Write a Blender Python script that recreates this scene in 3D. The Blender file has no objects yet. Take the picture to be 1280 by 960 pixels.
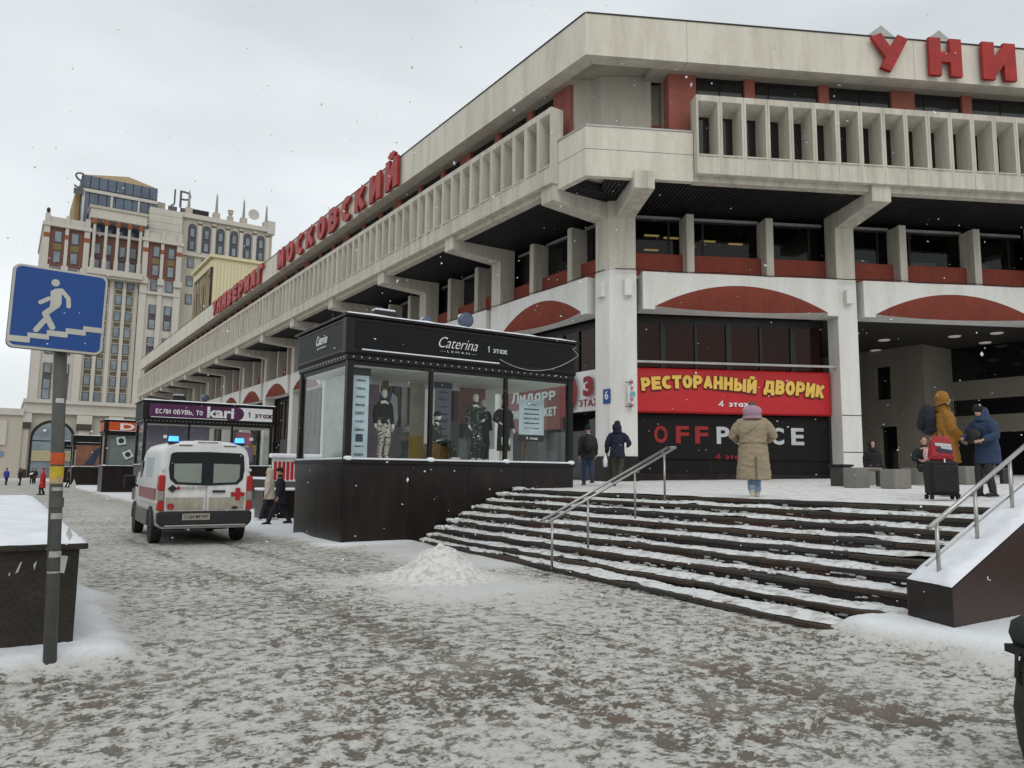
import bpy, bmesh, math, random
from math import sin, cos, tan, pi, radians, atan, sqrt, exp
from mathutils import Matrix, Vector, noise
random.seed(7)
SC = bpy.context.scene
COL = SC.collection

# ------------------------------------------------------------------ camera
EYE = Vector((0, 0, 1.66)); FPX = 961.0
def camera_axes():
    p = atan(112.6/961); r = radians(.6); a = radians(33.4)
    f = Vector((sin(a)*cos(p), cos(a)*cos(p), sin(p)))
    R = Vector((cos(a), -sin(a), 0)); U = R.cross(f)
    return R*cos(r)+U*sin(r), U*cos(r)-R*sin(r), f
_R, _U, _F = camera_axes()
cam_data = bpy.data.cameras.new('camera'); cam = bpy.data.objects.new('camera', cam_data); COL.objects.link(cam)
cam_data.sensor_width = 36; cam_data.lens = 36*FPX/1280; cam_data.clip_end = 8000; cam_data.clip_start = .05
cam.matrix_world = Matrix(((_R.x, _U.x, -_F.x, EYE.x), (_R.y, _U.y, -_F.y, EYE.y), (_R.z, _U.z, -_F.z, EYE.z), (0, 0, 0, 1)))
SC.camera = cam

# ------------------------------------------------------------------ overcast sky, weak sun behind cloud, exposure
SUN_EL, SUN_AZ = radians(42), radians(205)      # azimuth clockwise from +Y: from behind the camera
world = bpy.data.worlds.new('World'); SC.world = world; world.use_nodes = True
nt = world.node_tree; N = nt.nodes; L = nt.links
for n in list(N): N.remove(n)
out = N.new('ShaderNodeOutputWorld'); bg = N.new('ShaderNodeBackground'); L.new(bg.outputs[0], out.inputs[0])
sky = N.new('ShaderNodeTexSky'); sky.sky_type = 'NISHITA'; sky.sun_disc = False
sky.sun_elevation = SUN_EL; sky.sun_rotation = SUN_AZ; sky.dust_density = 6; sky.air_density = 1.5
tc = N.new('ShaderNodeTexCoord'); mp = N.new('ShaderNodeMapping'); mp.inputs['Scale'].default_value = (1, 1, 3.0)
L.new(tc.outputs['Generated'], mp.inputs['Vector'])
nz = N.new('ShaderNodeTexNoise'); nz.inputs['Scale'].default_value = 1.6; nz.inputs['Detail'].default_value = 5; nz.inputs['Roughness'].default_value = .45
L.new(mp.outputs[0], nz.inputs['Vector'])
rp = N.new('ShaderNodeValToRGB'); rp.color_ramp.elements[0].position = .3; rp.color_ramp.elements[1].position = .72
rp.color_ramp.elements[0].color = (6.4, 6.85, 7.15, 1); rp.color_ramp.elements[1].color = (9.9, 10.4, 10.6, 1)
L.new(nz.outputs['Fac'], rp.inputs[0])
mx = N.new('ShaderNodeMix'); mx.data_type = 'RGBA'; mx.inputs[0].default_value = .93     # cloud deck over the clear sky
L.new(sky.outputs[0], mx.inputs[6]); L.new(rp.outputs[0], mx.inputs[7]); L.new(mx.outputs[2], bg.inputs[0])
bg.inputs[1].default_value = .10
sun_d = bpy.data.lights.new('sun', 'SUN'); sun_d.energy = .7; sun_d.angle = radians(40); sun_d.color = (1, .97, .93)
sun = bpy.data.objects.new('sun', sun_d); COL.objects.link(sun)
sd = Vector((sin(SUN_AZ)*cos(SUN_EL), cos(SUN_AZ)*cos(SUN_EL), sin(SUN_EL)))
sun.rotation_euler = (-sd).to_track_quat('-Z', 'Y').to_euler()
SC.view_settings.view_transform = 'Standard'; SC.view_settings.look = 'None'
SC.view_settings.exposure = 0.0; SC.view_settings.gamma = 1; SC.view_settings.use_curve_mapping = False

# ------------------------------------------------------------------ materials
MATS = {}
def nodes_of(name):
    m = bpy.data.materials.new(name); m.use_nodes = True; MATS[name] = m
    t = m.node_tree; b = t.nodes['Principled BSDF']
    return m, t.nodes, t.links, b
def rgba(c): return (c[0], c[1], c[2], 1)
def pm(name, c, rough=.75, var=.12, scale=3., stretch=(1, 1, 1), bump=0., bscale=60., metal=0., c2=None, spec=.4, lo=.35, hi=.7, emit=None, coat=0):
    """plain procedural paint / stone: colour varied by world-space noise, fine bump"""
    m, n, l, b = nodes_of(name)
    g = n.new('ShaderNodeNewGeometry'); mp = n.new('ShaderNodeMapping'); mp.inputs['Scale'].default_value = stretch
    l.new(g.outputs['Position'], mp.inputs['Vector'])
    t = n.new('ShaderNodeTexNoise'); t.inputs['Scale'].default_value = scale; t.inputs['Detail'].default_value = 6; t.inputs['Roughness'].default_value = .6
    l.new(mp.outputs[0], t.inputs['Vector'])
    r = n.new('ShaderNodeValToRGB'); r.color_ramp.elements[0].position = lo; r.color_ramp.elements[1].position = hi
    if c2 is None: c2 = tuple(x*(1-var*2) for x in c)
    r.color_ramp.elements[0].color = rgba(c2); r.color_ramp.elements[1].color = rgba(c)
    l.new(t.outputs['Fac'], r.inputs[0]); l.new(r.outputs[0], b.inputs['Base Color'])
    b.inputs['Roughness'].default_value = rough; b.inputs['Metallic'].default_value = metal; b.inputs['Specular IOR Level'].default_value = spec
    if coat: b.inputs['Coat Weight'].default_value = coat
    if emit: b.inputs['Emission Color'].default_value = rgba(c); b.inputs['Emission Strength'].default_value = emit
    if bump:
        t2 = n.new('ShaderNodeTexNoise'); t2.inputs['Scale'].default_value = bscale; t2.inputs['Detail'].default_value = 4
        l.new(g.outputs['Position'], t2.inputs['Vector'])
        bp = n.new('ShaderNodeBump'); bp.inputs['Strength'].default_value = bump; bp.inputs['Distance'].default_value = .02
        l.new(t2.outputs['Fac'], bp.inputs['Height']); l.new(bp.outputs[0], b.inputs['Normal'])
    return m
def two_layer(name, c, cdirt, rough=.85, sc1=.7, stretch=(2.2, 2.2, .35), amount=.6, sc2=14., bump=.15, bscale=50, spec=.3, speck=.12):
    """weathered wall: rain streaks stretched down the wall plus fine speckle"""
    m, n, l, b = nodes_of(name)
    g = n.new('ShaderNodeNewGeometry'); mp = n.new('ShaderNodeMapping'); mp.inputs['Scale'].default_value = stretch
    l.new(g.outputs['Position'], mp.inputs['Vector'])
    t = n.new('ShaderNodeTexNoise'); t.inputs['Scale'].default_value = sc1; t.inputs['Detail'].default_value = 8; t.inputs['Roughness'].default_value = .65
    l.new(mp.outputs[0], t.inputs['Vector'])
    r = n.new('ShaderNodeMapRange'); r.inputs[1].default_value = .42; r.inputs[2].default_value = .72; r.inputs[3].default_value = 0; r.inputs[4].default_value = amount
    l.new(t.outputs['Fac'], r.inputs[0])
    t2 = n.new('ShaderNodeTexNoise'); t2.inputs['Scale'].default_value = sc2; t2.inputs['Detail'].default_value = 5
    l.new(g.outputs['Position'], t2.inputs['Vector'])
    r2 = n.new('ShaderNodeMapRange'); r2.inputs[1].default_value = .3; r2.inputs[2].default_value = .7; r2.inputs[3].default_value = 1-speck; r2.inputs[4].default_value = 1+speck*.4
    l.new(t2.outputs['Fac'], r2.inputs[0])
    m1 = n.new('ShaderNodeMix'); m1.data_type = 'RGBA'; m1.inputs[6].default_value = rgba(c); m1.inputs[7].default_value = rgba(cdirt)
    l.new(r.outputs[0], m1.inputs[0])
    m2 = n.new('ShaderNodeMix'); m2.data_type = 'RGBA'; m2.blend_type = 'MULTIPLY'; m2.inputs[0].default_value = 1
    l.new(m1.outputs[2], m2.inputs[6]); l.new(r2.outputs[0], m2.inputs[7]); l.new(m2.outputs[2], b.inputs['Base Color'])
    b.inputs['Roughness'].default_value = rough; b.inputs['Specular IOR Level'].default_value = spec
    if bump:
        bp = n.new('ShaderNodeBump'); bp.inputs['Strength'].default_value = bump; bp.inputs['Distance'].default_value = .02
        t3 = n.new('ShaderNodeTexNoise'); t3.inputs['Scale'].default_value = bscale; t3.inputs['Detail'].default_value = 5
        l.new(g.outputs['Position'], t3.inputs['Vector'])
        l.new(t3.outputs['Fac'], bp.inputs['Height']); l.new(bp.outputs[0], b.inputs['Normal'])
    return m
def glass_mat(name, tint, see=.5, rough=.03, ior=1.5):
    """thin window pane: tinted see-through plus mirror by Fresnel"""
    m, n, l, b = nodes_of(name); n.remove(b); o = n['Material Output']
    tr = n.new('ShaderNodeBsdfTransparent'); tr.inputs[0].default_value = rgba([x*see for x in tint])
    gl = n.new('ShaderNodeBsdfGlossy'); gl.inputs['Roughness'].default_value = rough; gl.inputs[0].default_value = (1, 1, 1, 1)
    fr = n.new('ShaderNodeFresnel'); ge = n.new('ShaderNodeNewGeometry'); mr = n.new('ShaderNodeMapRange')
    l.new(ge.outputs['Backfacing'], mr.inputs[0]); mr.inputs[3].default_value = ior; mr.inputs[4].default_value = 1/ior; l.new(mr.outputs[0], fr.inputs[0])   # same mirror on both skins of the pane
    mx = n.new('ShaderNodeMixShader'); l.new(fr.outputs[0], mx.inputs[0]); l.new(tr.outputs[0], mx.inputs[1]); l.new(gl.outputs[0], mx.inputs[2]); l.new(mx.outputs[0], o.inputs[0])
    return m
def pattern_mat(name, c1, c2, scale=40, thr=.5, rough=.8):
    m, n, l, b = nodes_of(name)
    t = n.new('ShaderNodeTexVoronoi'); t.inputs['Scale'].default_value = scale
    tc = n.new('ShaderNodeTexCoord'); l.new(tc.outputs['Object'], t.inputs['Vector'])
    r = n.new('ShaderNodeValToRGB'); r.color_ramp.interpolation = 'CONSTANT'; r.color_ramp.elements[1].position = thr
    r.color_ramp.elements[0].color = rgba(c2); r.color_ramp.elements[1].color = rgba(c1)
    l.new(t.outputs['Distance'], r.inputs[0]); l.new(r.outputs[0], b.inputs['Base Color']); b.inputs['Roughness'].default_value = rough
    return m

concrete = two_layer('concrete_panel', (.575, .54, .465), (.26, .225, .175), amount=.6, speck=.07, sc2=7, bump=.06, sc1=1.1, stretch=(2.6, 2.6, .22))
parapet_m = two_layer('parapet_render', (.65, .615, .53), (.34, .30, .235), amount=.5, sc1=.9, stretch=(1.8, 1.8, .22), speck=.05, sc2=6, bump=.04)
plaster = two_layer('grey_render', (.44, .41, .35), (.27, .24, .20), amount=.6, speck=.06, bump=.05)
white_paint = two_layer('white_paint', (.72, .71, .68), (.42, .39, .34), amount=.38, speck=.04, sc2=7, bump=.04)
red_render = two_layer('red_render', (.27, .062, .04), (.17, .045, .035), amount=.6, speck=.2)
red_pier = two_layer('red_pier', (.30, .10, .075), (.20, .07, .06), amount=.6, speck=.2)
black_soffit = pm('black_slats', (.018, .018, .02), .6)
dark_glass = pm('dark_glass', (.012, .012, .013), .07, spec=.6)
brown_glass = glass_mat('brown_glass', (.80, .55, .42), .85, ior=1.3)
clear_glass = glass_mat('clear_glass', (.97, .99, .98), .99, ior=1.22)
window_glass = glass_mat('window_glass', (.8, .85, .8), .75, ior=1.3)
frame_black = pm('black_frame', (.012, .011, .010), .5)
frame_alu = pm('aluminium', (.42, .42, .40), .45, metal=.4)
steel = pm('brushed_steel', (.46, .45, .43), .34, metal=.9, var=.1, scale=30)
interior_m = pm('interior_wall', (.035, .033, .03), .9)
shop_brown = pm('shop_blind_brown', (.10, .05, .036), .9, var=.25, scale=1.2, stretch=(1, 1, .1))
lamp_yellow = pm('lamp_yellow', (.9, .60, .22), emit=.55)
lamp_white = pm('lamp_off', (.6, .58, .52), .5, emit=.25)
sign_red = pm('sign_red', (.52, .012, .018), .45, var=.06)
letter_red = pm('letter_red', (.40, .017, .013), .45, var=.18, scale=2)
letter_side = pm('letter_dark_red', (.22, .012, .01), .6)
letter_yellow = pm('letter_yellow', (.80, .52, .10), .5, var=.05)
letter_white = pm('letter_white', (.75, .76, .76), .5, var=.04)
letter_grey = pm('letter_grey', (.5, .53, .54), .5, var=.04)
offprice_red = pm('offprice_red', (.33, .012, .014), .5)
black_wall = two_layer('black_wall', (.014, .013, .013), (.022, .018, .016), rough=.6, amount=.5, bump=.03, spec=.12)
granite_dark = two_layer('dark_granite', (.011, .0075, .0065), (.030, .022, .018), rough=.30, sc1=1.6, stretch=(1.6, 1.6, .45), amount=.8, sc2=90, speck=.55, bump=.03, bscale=120, spec=.3)
granite_brown = two_layer('brown_granite', (.040, .020, .015), (.058, .030, .022), rough=.42, sc1=2, stretch=(1, 1, 1), amount=.5, sc2=120, speck=.3, bump=.03, spec=.35)
granite_wall = two_layer('wall_granite', (.025, .020, .015), (.056, .042, .029), rough=.55, sc1=5, stretch=(1, 1, 1), amount=.6, sc2=45, speck=.5, bump=.05)
kiosk_black = pm('kiosk_black', (.011, .009, .0085), .42, spec=.28)
kiosk_sign = pm('kiosk_sign_black', (.007, .007, .008), .5, spec=.2)
kiosk_ceiling = pm('kiosk_ceiling', (.78, .79, .75), .7)
kiosk_wood = pm('kiosk_floor', (.22, .13, .05), .5, var=.2, scale=8)
stone_tread = two_layer('tread_stone', (.058, .046, .034), (.028, .022, .018), rough=.7, sc1=2.5, stretch=(1, 1, 1), amount=.7, sc2=30, speck=.4)
stone_riser_a = two_layer('riser_red_granite', (.085, .038, .026), (.04, .024, .018), rough=.55, sc1=3, stretch=(1, 1, 1), amount=.7, sc2=60, speck=.4)
stone_riser_b = two_layer('riser_dark_granite', (.03, .026, .023), (.06, .045, .035), rough=.5, sc1=3, stretch=(1, 1, 1), amount=.7, sc2=60, speck=.4)
def snow_mat(name, c, c2, scale, bump=.5, bscale=35, lo=.35, hi=.62):
    m = pm(name, c, .85, scale=scale, c2=c2, lo=lo, hi=hi, bump=bump, bscale=bscale, spec=.2)
    return m
snow_clean = snow_mat('clean_snow', (.80, .82, .85), (.70, .72, .76), 3, .35, 30)
snow_step = snow_mat('step_snow', (.70, .71, .71), (.42, .39, .35), 6, .8, 45, .34, .52)
snow_pile_m = snow_mat('pile_snow', (.68, .68, .66), (.46, .43, .37), 11, .9, 40, .32, .55)
snow_plaza = snow_mat('plaza_snow', (.74, .74, .73), (.50, .48, .45), 5, .6, 25, .33, .52)
flake_m = pm('snowflake', (.85, .86, .88), .9)
skin_m = pm('skin', (.50, .30, .22), .55, var=.06)
mannequin_m = pm('mannequin_white', (.74, .70, .64), .45, var=.03)
tyre_m = pm('tyre_rubber', (.013, .013, .013), .85)
van_white = two_layer('van_white', (.66, .67, .66), (.42, .40, .36), rough=.32, sc1=1.5, amount=.45, bump=0, spec=.5, speck=.05)
van_dirty = two_layer('van_dirty_white', (.42, .39, .32), (.22, .19, .15), rough=.5, sc1=3, amount=.7, bump=0)
van_black = pm('van_black_plastic', (.018, .018, .018), .6, var=.2)
van_grey = two_layer('van_grey_dirt', (.16, .155, .15), (.09, .085, .08), rough=.7, bump=0)
van_glass = pm('van_dark_glass', (.008, .009, .010), .15, spec=.22)
van_frost = pm('van_frosted_film', (.22, .25, .22), .5, var=.06)
van_frost_side = pm('van_side_film', (.42, .48, .50), .4, var=.08)
tail_red = pm('tail_lamp_red', (.36, .012, .01), .3, emit=.10)
tail_clear = pm('tail_lamp_clear', (.30, .26, .23), .25)
beacon_blue = pm('beacon_blue', (.05, .28, 1.0), .2, emit=2.6, var=.3, scale=20)
cross_red = pm('cross_red', (.38, .012, .016), .45)
stripe_red = pm('stripe_faded_red', (.33, .09, .09), .5, var=.2)
plate_m = pm('plate_dirty', (.36, .34, .27), .6, var=.2, scale=25)
sign_blue = pm('sign_blue', (.006, .058, .25), .45, var=.05)
sign_white = pm('sign_white', (.50, .49, .44), .5, var=.08)
pole_m = two_layer('pole_paint', (.09, .095, .085), (.05, .045, .04), rough=.6, sc1=4, amount=.6)
cream_panel = two_layer('cream_cladding', (.66, .60, .40), (.52, .46, .30), amount=.4)
stone_beige = two_layer('limestone', (.48, .44, .37), (.36, .32, .26), amount=.5, sc1=.25)  # limestones desaturated: distance haze put into their colour
stone_light = two_layer('pale_limestone', (.54, .51, .46), (.42, .39, .34), amount=.4, sc1=.25)
brick_red = pm('far_brick', (.19, .085, .068), .85, var=.1, scale=.6)  # red dulled: distance haze put into the brick colour
olive_panel = pm('olive_panel', (.20, .16, .07), .8)
brown_panel = pm('brown_panel', (.14, .105, .07), .8)
far_glass = pm('far_glass', (.25, .31, .35), .12, spec=.5, var=.25, scale=.35)  # pale sky reflection put into the glass base colour
far_glass_blue = pm('far_glass_blue', (.10, .14, .20), .1, spec=.6, var=.2, scale=.3)
roof_gold = pm('roof_tan', (.36, .25, .12), .7)
far_frame = pm('far_frame', (.10, .09, .085), .7)
haze_grey = pm('far_grey', (.33, .32, .33), .9)

def road_dirt(m):       # grime thrown up on the lower half of the van
    n, l = m.node_tree.nodes, m.node_tree.links; b = n['Principled BSDF']; src = b.inputs['Base Color'].links[0].from_socket
    g = n.new('ShaderNodeNewGeometry'); sp = n.new('ShaderNodeSeparateXYZ'); l.new(g.outputs['Position'], sp.inputs[0])
    t = n.new('ShaderNodeTexNoise'); t.inputs['Scale'].default_value = 4; t.inputs['Detail'].default_value = 7; l.new(g.outputs['Position'], t.inputs['Vector'])
    a = n.new('ShaderNodeMath'); a.operation = 'MULTIPLY_ADD'; l.new(t.outputs['Fac'], a.inputs[0]); a.inputs[1].default_value = -1.5; l.new(sp.outputs['Z'], a.inputs[2])
    r = n.new('ShaderNodeMapRange'); r.interpolation_type = 'SMOOTHSTEP'; l.new(a.outputs[0], r.inputs[0])
    for i, q in enumerate((-.45, .65, .62, 0.)): r.inputs[i+1].default_value = q
    mx = n.new('ShaderNodeMix'); mx.data_type = 'RGBA'; l.new(r.outputs[0], mx.inputs[0]); l.new(src, mx.inputs[6]); mx.inputs[7].default_value = (.19, .165, .13, 1)
    l.new(mx.outputs[2], b.inputs['Base Color'])   # van_white_dirt
for _m in (van_white, van_dirty, stripe_red): road_dirt(_m)

# ------------------------------------------------------------------ mesh helpers
class MB:
    def __init__(s): s.v = []; s.f = []; s.m = []
    def add(s, vs, fs, mi=0):
        o = len(s.v); s.v += [tuple(v) for v in vs]; s.f += [tuple(i+o for i in f) for f in fs]; s.m += [mi]*len(fs); return s
    def box(s, x0, x1, y0, y1, z0, z1, mi=0):
        x0, x1 = min(x0, x1), max(x0, x1); y0, y1 = min(y0, y1), max(y0, y1); z0, z1 = min(z0, z1), max(z0, z1)
        return s.add([(x0,y0,z0),(x1,y0,z0),(x1,y1,z0),(x0,y1,z0),(x0,y0,z1),(x1,y0,z1),(x1,y1,z1),(x0,y1,z1)],
                     [(0,3,2,1),(4,5,6,7),(0,1,5,4),(1,2,6,5),(2,3,7,6),(3,0,4,7)], mi)
    def prism(s, poly, a, b, axis='z', mi=0):
        """polygon extruded from a to b; axis z: poly=(x,y); y: poly=(x,z); x: poly=(y,z)"""
        def P(p, h): return (p[0], p[1], h) if axis == 'z' else ((p[0], h, p[1]) if axis == 'y' else (h, p[0], p[1]))
        n = len(poly); vs = [P(p, a) for p in poly]+[P(p, b) for p in poly]
        fs = [tuple(range(n))[::-1], tuple(range(n, 2*n))]+[(i, (i+1) % n, n+(i+1) % n, n+i) for i in range(n)]
        return s.add(vs, fs, mi)
    def loft(s, rings, cap=True, mi=0, closed=True):
        n = len(rings[0]); vs = [p for r in rings for p in r]; fs = []
        for k in range(len(rings)-1):
            for i in range(n if closed else n-1):
                j = (i+1) % n; fs.append((k*n+i, k*n+j, (k+1)*n+j, (k+1)*n+i))
        if cap: fs.append(tuple(range(n))[::-1]); fs.append(tuple(range((len(rings)-1)*n, len(rings)*n)))
        return s.add(vs, fs, mi)
    def tube(s, pts, rad, n=8, mi=0, cap=True, flat=1.):
        pts = [Vector(p) for p in pts]
        if not hasattr(rad, '__len__'): rad = [rad]*len(pts)
        rings = []; ref = None
        for i, p in enumerate(pts):
            d = (pts[min(i+1, len(pts)-1)]-pts[max(i-1, 0)]).normalized()
            if ref is None:
                ref = Vector((1, 0, 0)) if abs(d.x) < .8 else Vector((0, 1, 0))
            u = (ref-d*ref.dot(d)).normalized(); w = d.cross(u); ref = u
            rings.append([p+(u*cos(2*pi*k/n)+w*sin(2*pi*k/n)*flat)*rad[i] for k in range(n)])
        return s.loft(rings, cap, mi)
    def ell(s, c, r, n=12, m=8, mi=0):
        rings = []
        for j in range(1, m):
            a = pi*j/m
            rings.append([(c[0]+r[0]*sin(a)*cos(2*pi*k/n), c[1]+r[1]*sin(a)*sin(2*pi*k/n), c[2]-r[2]*cos(a)) for k in range(n)])
        return s.loft(rings, True, mi)
    def lathe(s, prof, c=(0, 0, 0), n=16, mi=0):
        return s.loft([[(c[0]+r*cos(2*pi*k/n), c[1]+r*sin(2*pi*k/n), c[2]+z) for k in range(n)] for r, z in prof], True, mi)
    def mesh(s, name, fix=True, smooth=False):
        me = bpy.data.meshes.new(name); me.from_pydata(s.v, [], s.f)
        if any(s.m): me.polygons.foreach_set('material_index', s.m)
        if fix:
            b = bmesh.new(); b.from_mesh(me); bmesh.ops.recalc_face_normals(b, faces=b.faces); b.to_mesh(me); b.free()
        if smooth: me.polygons.foreach_set('use_smooth', [True]*len(me.polygons))
        return me
    def build(s, name, mat, parent=None, loc=(0, 0, 0), rz=0, smooth=False, bevel=0, M=None, fix=True):
        o = link(name, s.mesh(name, fix, smooth), mat, parent, loc, rz, M)
        if bevel: bv(o, bevel)
        return o
def link(name, me, mat, parent=None, loc=(0, 0, 0), rz=0, M=None):
    mats = mat if isinstance(mat, (list, tuple)) else [mat]
    if mat and not me.materials:
        for m in mats: me.materials.append(m)
    o = bpy.data.objects.new(name, me); COL.objects.link(o)
    if parent: o.parent = parent
    if 'lettering' in name or name == 'plate_number': o['kind'] = 'stuff'
    if M is not None: o.matrix_local = M
    else: o.location = loc; o.rotation_euler = (0, 0, rz)
    return o
def bv(o, w, seg=1):
    b = o.modifiers.new('bevel', 'BEVEL'); b.width = w; b.segments = seg; b.limit_method = 'ANGLE'; b.angle_limit = radians(40)
def tag(o, label, cat, group=None, kind=None):
    o['label'] = label; o['category'] = cat
    if group: o['group'] = group
    if kind: o['kind'] = kind
    return o
def empty(name, loc, label, cat, rz=0, group=None):
    o = bpy.data.objects.new(name, None); COL.objects.link(o); o.location = loc; o.rotation_euler = (0, 0, rz)
    return tag(o, label, cat, group)
def struct(o): o['kind'] = 'structure'; return o
def stuff(o): o['kind'] = 'stuff'; return o
def copy_part(o, parent, loc=None, M=None, deep=True):
    c = o.copy(); COL.objects.link(c); c.parent = parent
    if M is not None: c.matrix_local = M
    elif loc is not None: c.location = loc
    if deep:
        for ch in o.children: copy_part(ch, c)
    return c
TMP = bpy.data.scenes.new('workbench_scene')
def evaluated(o):
    TMP.collection.objects.link(o); vl = TMP.view_layers[0]; vl.update()
    me = bpy.data.meshes.new_from_object(o.evaluated_get(vl.depsgraph)); TMP.collection.objects.unlink(o)
    return me
def text_mesh(body, size, extrude=.01, offset=0., bevel=0., align='CENTER', sx=1., shear=0., spacing=1.):
    cu = bpy.data.curves.new('txt', 'FONT'); cu.body = body; cu.size = size; cu.extrude = extrude; cu.offset = offset
    cu.bevel_depth = bevel; cu.align_x = align; cu.align_y = 'CENTER'; cu.shear = shear; cu.space_character = spacing; cu.resolution_u = 3
    o = bpy.data.objects.new('txt', cu)
    me = evaluated(o)
    bpy.data.objects.remove(o); bpy.data.curves.remove(cu)
    if sx != 1.: me.transform(Matrix.Diagonal((sx, 1, 1, 1)))
    return me
def arc_pts(cx, cy, rx, ry, a0, a1, n=10): return [(cx+rx*cos(radians(a0+(a1-a0)*i/n)), cy+ry*sin(radians(a0+(a1-a0)*i/n))) for i in range(n+1)]
def STROKES(ch, T):
    """block lettering: width and centre lines of one upright letter, height 1"""
    b, t = T/2, 1-T/2; m = .5; w = .74; l, r = T/2, w-T/2; c = w/2; rx, ry = (r-l)/2, (t-b)/2
    lower = {'э': 'Э', 'т': 'Т', 'ж': 'Ж', 'к': 'К', 'г': 'Г', 'и': 'И', 'п': 'П', 'е': 'Е', 'р': 'Р', 'м': 'М', 'с': 'С', 'о': 'О', 'л': 'Л', 'в': 'В', 'н': 'Н', 'д': 'Д', 'ы': 'Ы', 'з': 'З', 'ц': 'Н', 'я': 'Я', 'ь': 'Ь'}
    g = lower.get(ch, ch)
    if g == 'О': return w, [arc_pts(c, m, rx, ry, 0, 360, 24)]
    if g == 'С': return w, [arc_pts(c, m, rx, ry, 48, 312, 20)]
    if g == 'Э': return w, [arc_pts(c, m, rx, ry, 132, -132, 20), [(c-.02, m), (r, m)]]
    if g == 'З': return w, [arc_pts(c, .74, rx, .26-T/2, 140, -90, 12)+arc_pts(c, .26, rx, .26-T/2+.02, 90, -140, 12)]
    if g == 'Р': return w, [[(l, 0), (l, 1)], [(l, t), (c, t)]+arc_pts(c, (t+.42)/2, r-c, (t-.42)/2, 90, -90, 8)+[(l, .42)]]
    if g == 'В': return w, [[(l, 0), (l, 1)], [(l, t), (c, t)]+arc_pts(c, (t+.52)/2, (r-c)*.9, (t-.52)/2, 90, -90, 8)+[(l, .52)], [(l, .52), (c, .52)]+arc_pts(c, (.52+b)/2, r-c, (.52-b)/2, 90, -90, 8)+[(l, b)]]
    if g == 'Ь': return w, [[(l, 0), (l, 1)], [(l, .56), (c, .56)]+arc_pts(c, (.56+b)/2, r-c, (.56-b)/2, 90, -90, 8)+[(l, b)]]
    if g == 'Б': return w, [[(l, 0), (l, 1)], [(l, t), (r, t)], [(l, .56), (c, .56)]+arc_pts(c, (.56+b)/2, r-c, (.56-b)/2, 90, -90, 8)+[(l, b)]]
    if g == 'Ы': return 1.0, [[(l, 0), (l, 1)], [(l, .56), (.36, .56)]+arc_pts(.36, (.56+b)/2, .2, (.56-b)/2, 90, -90, 8)+[(l, b)], [(1-T/2, 0), (1-T/2, 1)]]
    if g == 'Я': return w, [[(r, 0), (r, 1)], [(r, t), (c, t)]+arc_pts(c, (t+.42)/2, c-l, (t-.42)/2, 90, 270, 8)+[(r, .42)], [(c, .42), (l, 0)]]
    if g == 'Е': w = .64; return w, [[(l, 0), (l, 1)], [(l, t), (w, t)], [(l, m), (w-.06, m)], [(l, b), (w, b)]]
    if g == 'Н': return w, [[(l, 0), (l, 1)], [(r, 0), (r, 1)], [(l, m), (r, m)]]
    if g == 'П': return w, [[(l, 0), (l, 1)], [(r, 0), (r, 1)], [(l, t), (r, t)]]
    if g in 'ИЙ':
        q = [[(l, 0), (l, 1)], [(r, 0), (r, 1)], [(l, b*.9), (r, 1-b*.9)]]
        return w, q+([arc_pts(c, 1.24, .17, .13, 200, 340, 8)] if g == 'Й' else [])
    if g == 'К': return w, [[(l, 0), (l, 1)], [(l, .45), (r+.02, 1)], [(c*.8, .56), (r+.04, 0)]]
    if g == 'Т': return .66, [[(0, t), (.66, t)], [(.33, 0), (.33, t)]]
    if g == 'Г': return .6, [[(l, 0), (l, 1)], [(l, t), (.6, t)]]
    if g == 'А' or ch == 'А': return .8, [[(T*.4, 0), (.4, t+.02)], [(.8-T*.4, 0), (.4, t+.02)], [(.17, .27), (.63, .27)]]
    if g == 'а': return .62, [arc_pts(.31, .36, .31-T/2, .36-T/2, 0, 360, 16), [(.62-T/2, 0), (.62-T/2, .72)]]
    if g == 'Л': return .76, [[(.76-T/2, 0), (.76-T/2, 1)], [(.2, t), (.76, t)], [(.24, 1), (.20, .35), (0, T*.5)]]
    if g == 'Д': return .86, [[(.68, b), (.68, 1)], [(.26, t), (.76, t)], [(.30, 1), (.26, .45), (.15, b)], [(0, b), (.86, b)], [(T/2, -.2), (T/2, b)], [(.86-T/2, -.2), (.86-T/2, b)]]
    if g == 'М': return .92, [[(l, 0), (l, 1)], [(.92-T/2, 0), (.92-T/2, 1)], [(l, .96), (.46, .28), (.92-l, .96)]]
    if g == 'У': return .76, [[(.06, 1), (.42, .36)], [(.70, 1), (.26, 0)]]
    if g == 'Ж': return 1.0, [[(.5, 0), (.5, 1)], [(.03, 1), (.45, .5), (.0, 0)], [(.97, 1), (.55, .5), (1.0, 0)]]
    if g == '1': return .42, [[(.26, 0), (.26, 1), (.05, .78)]]
    if g == '4': return .66, [[(.46, 0), (.46, 1), (.06, .3), (.66, .3)]]
    if g == ',': return .24, [[(.14, .12), (.08, -.14)]]
    if g == ' ': return .32, []
    return .5, []
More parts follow.
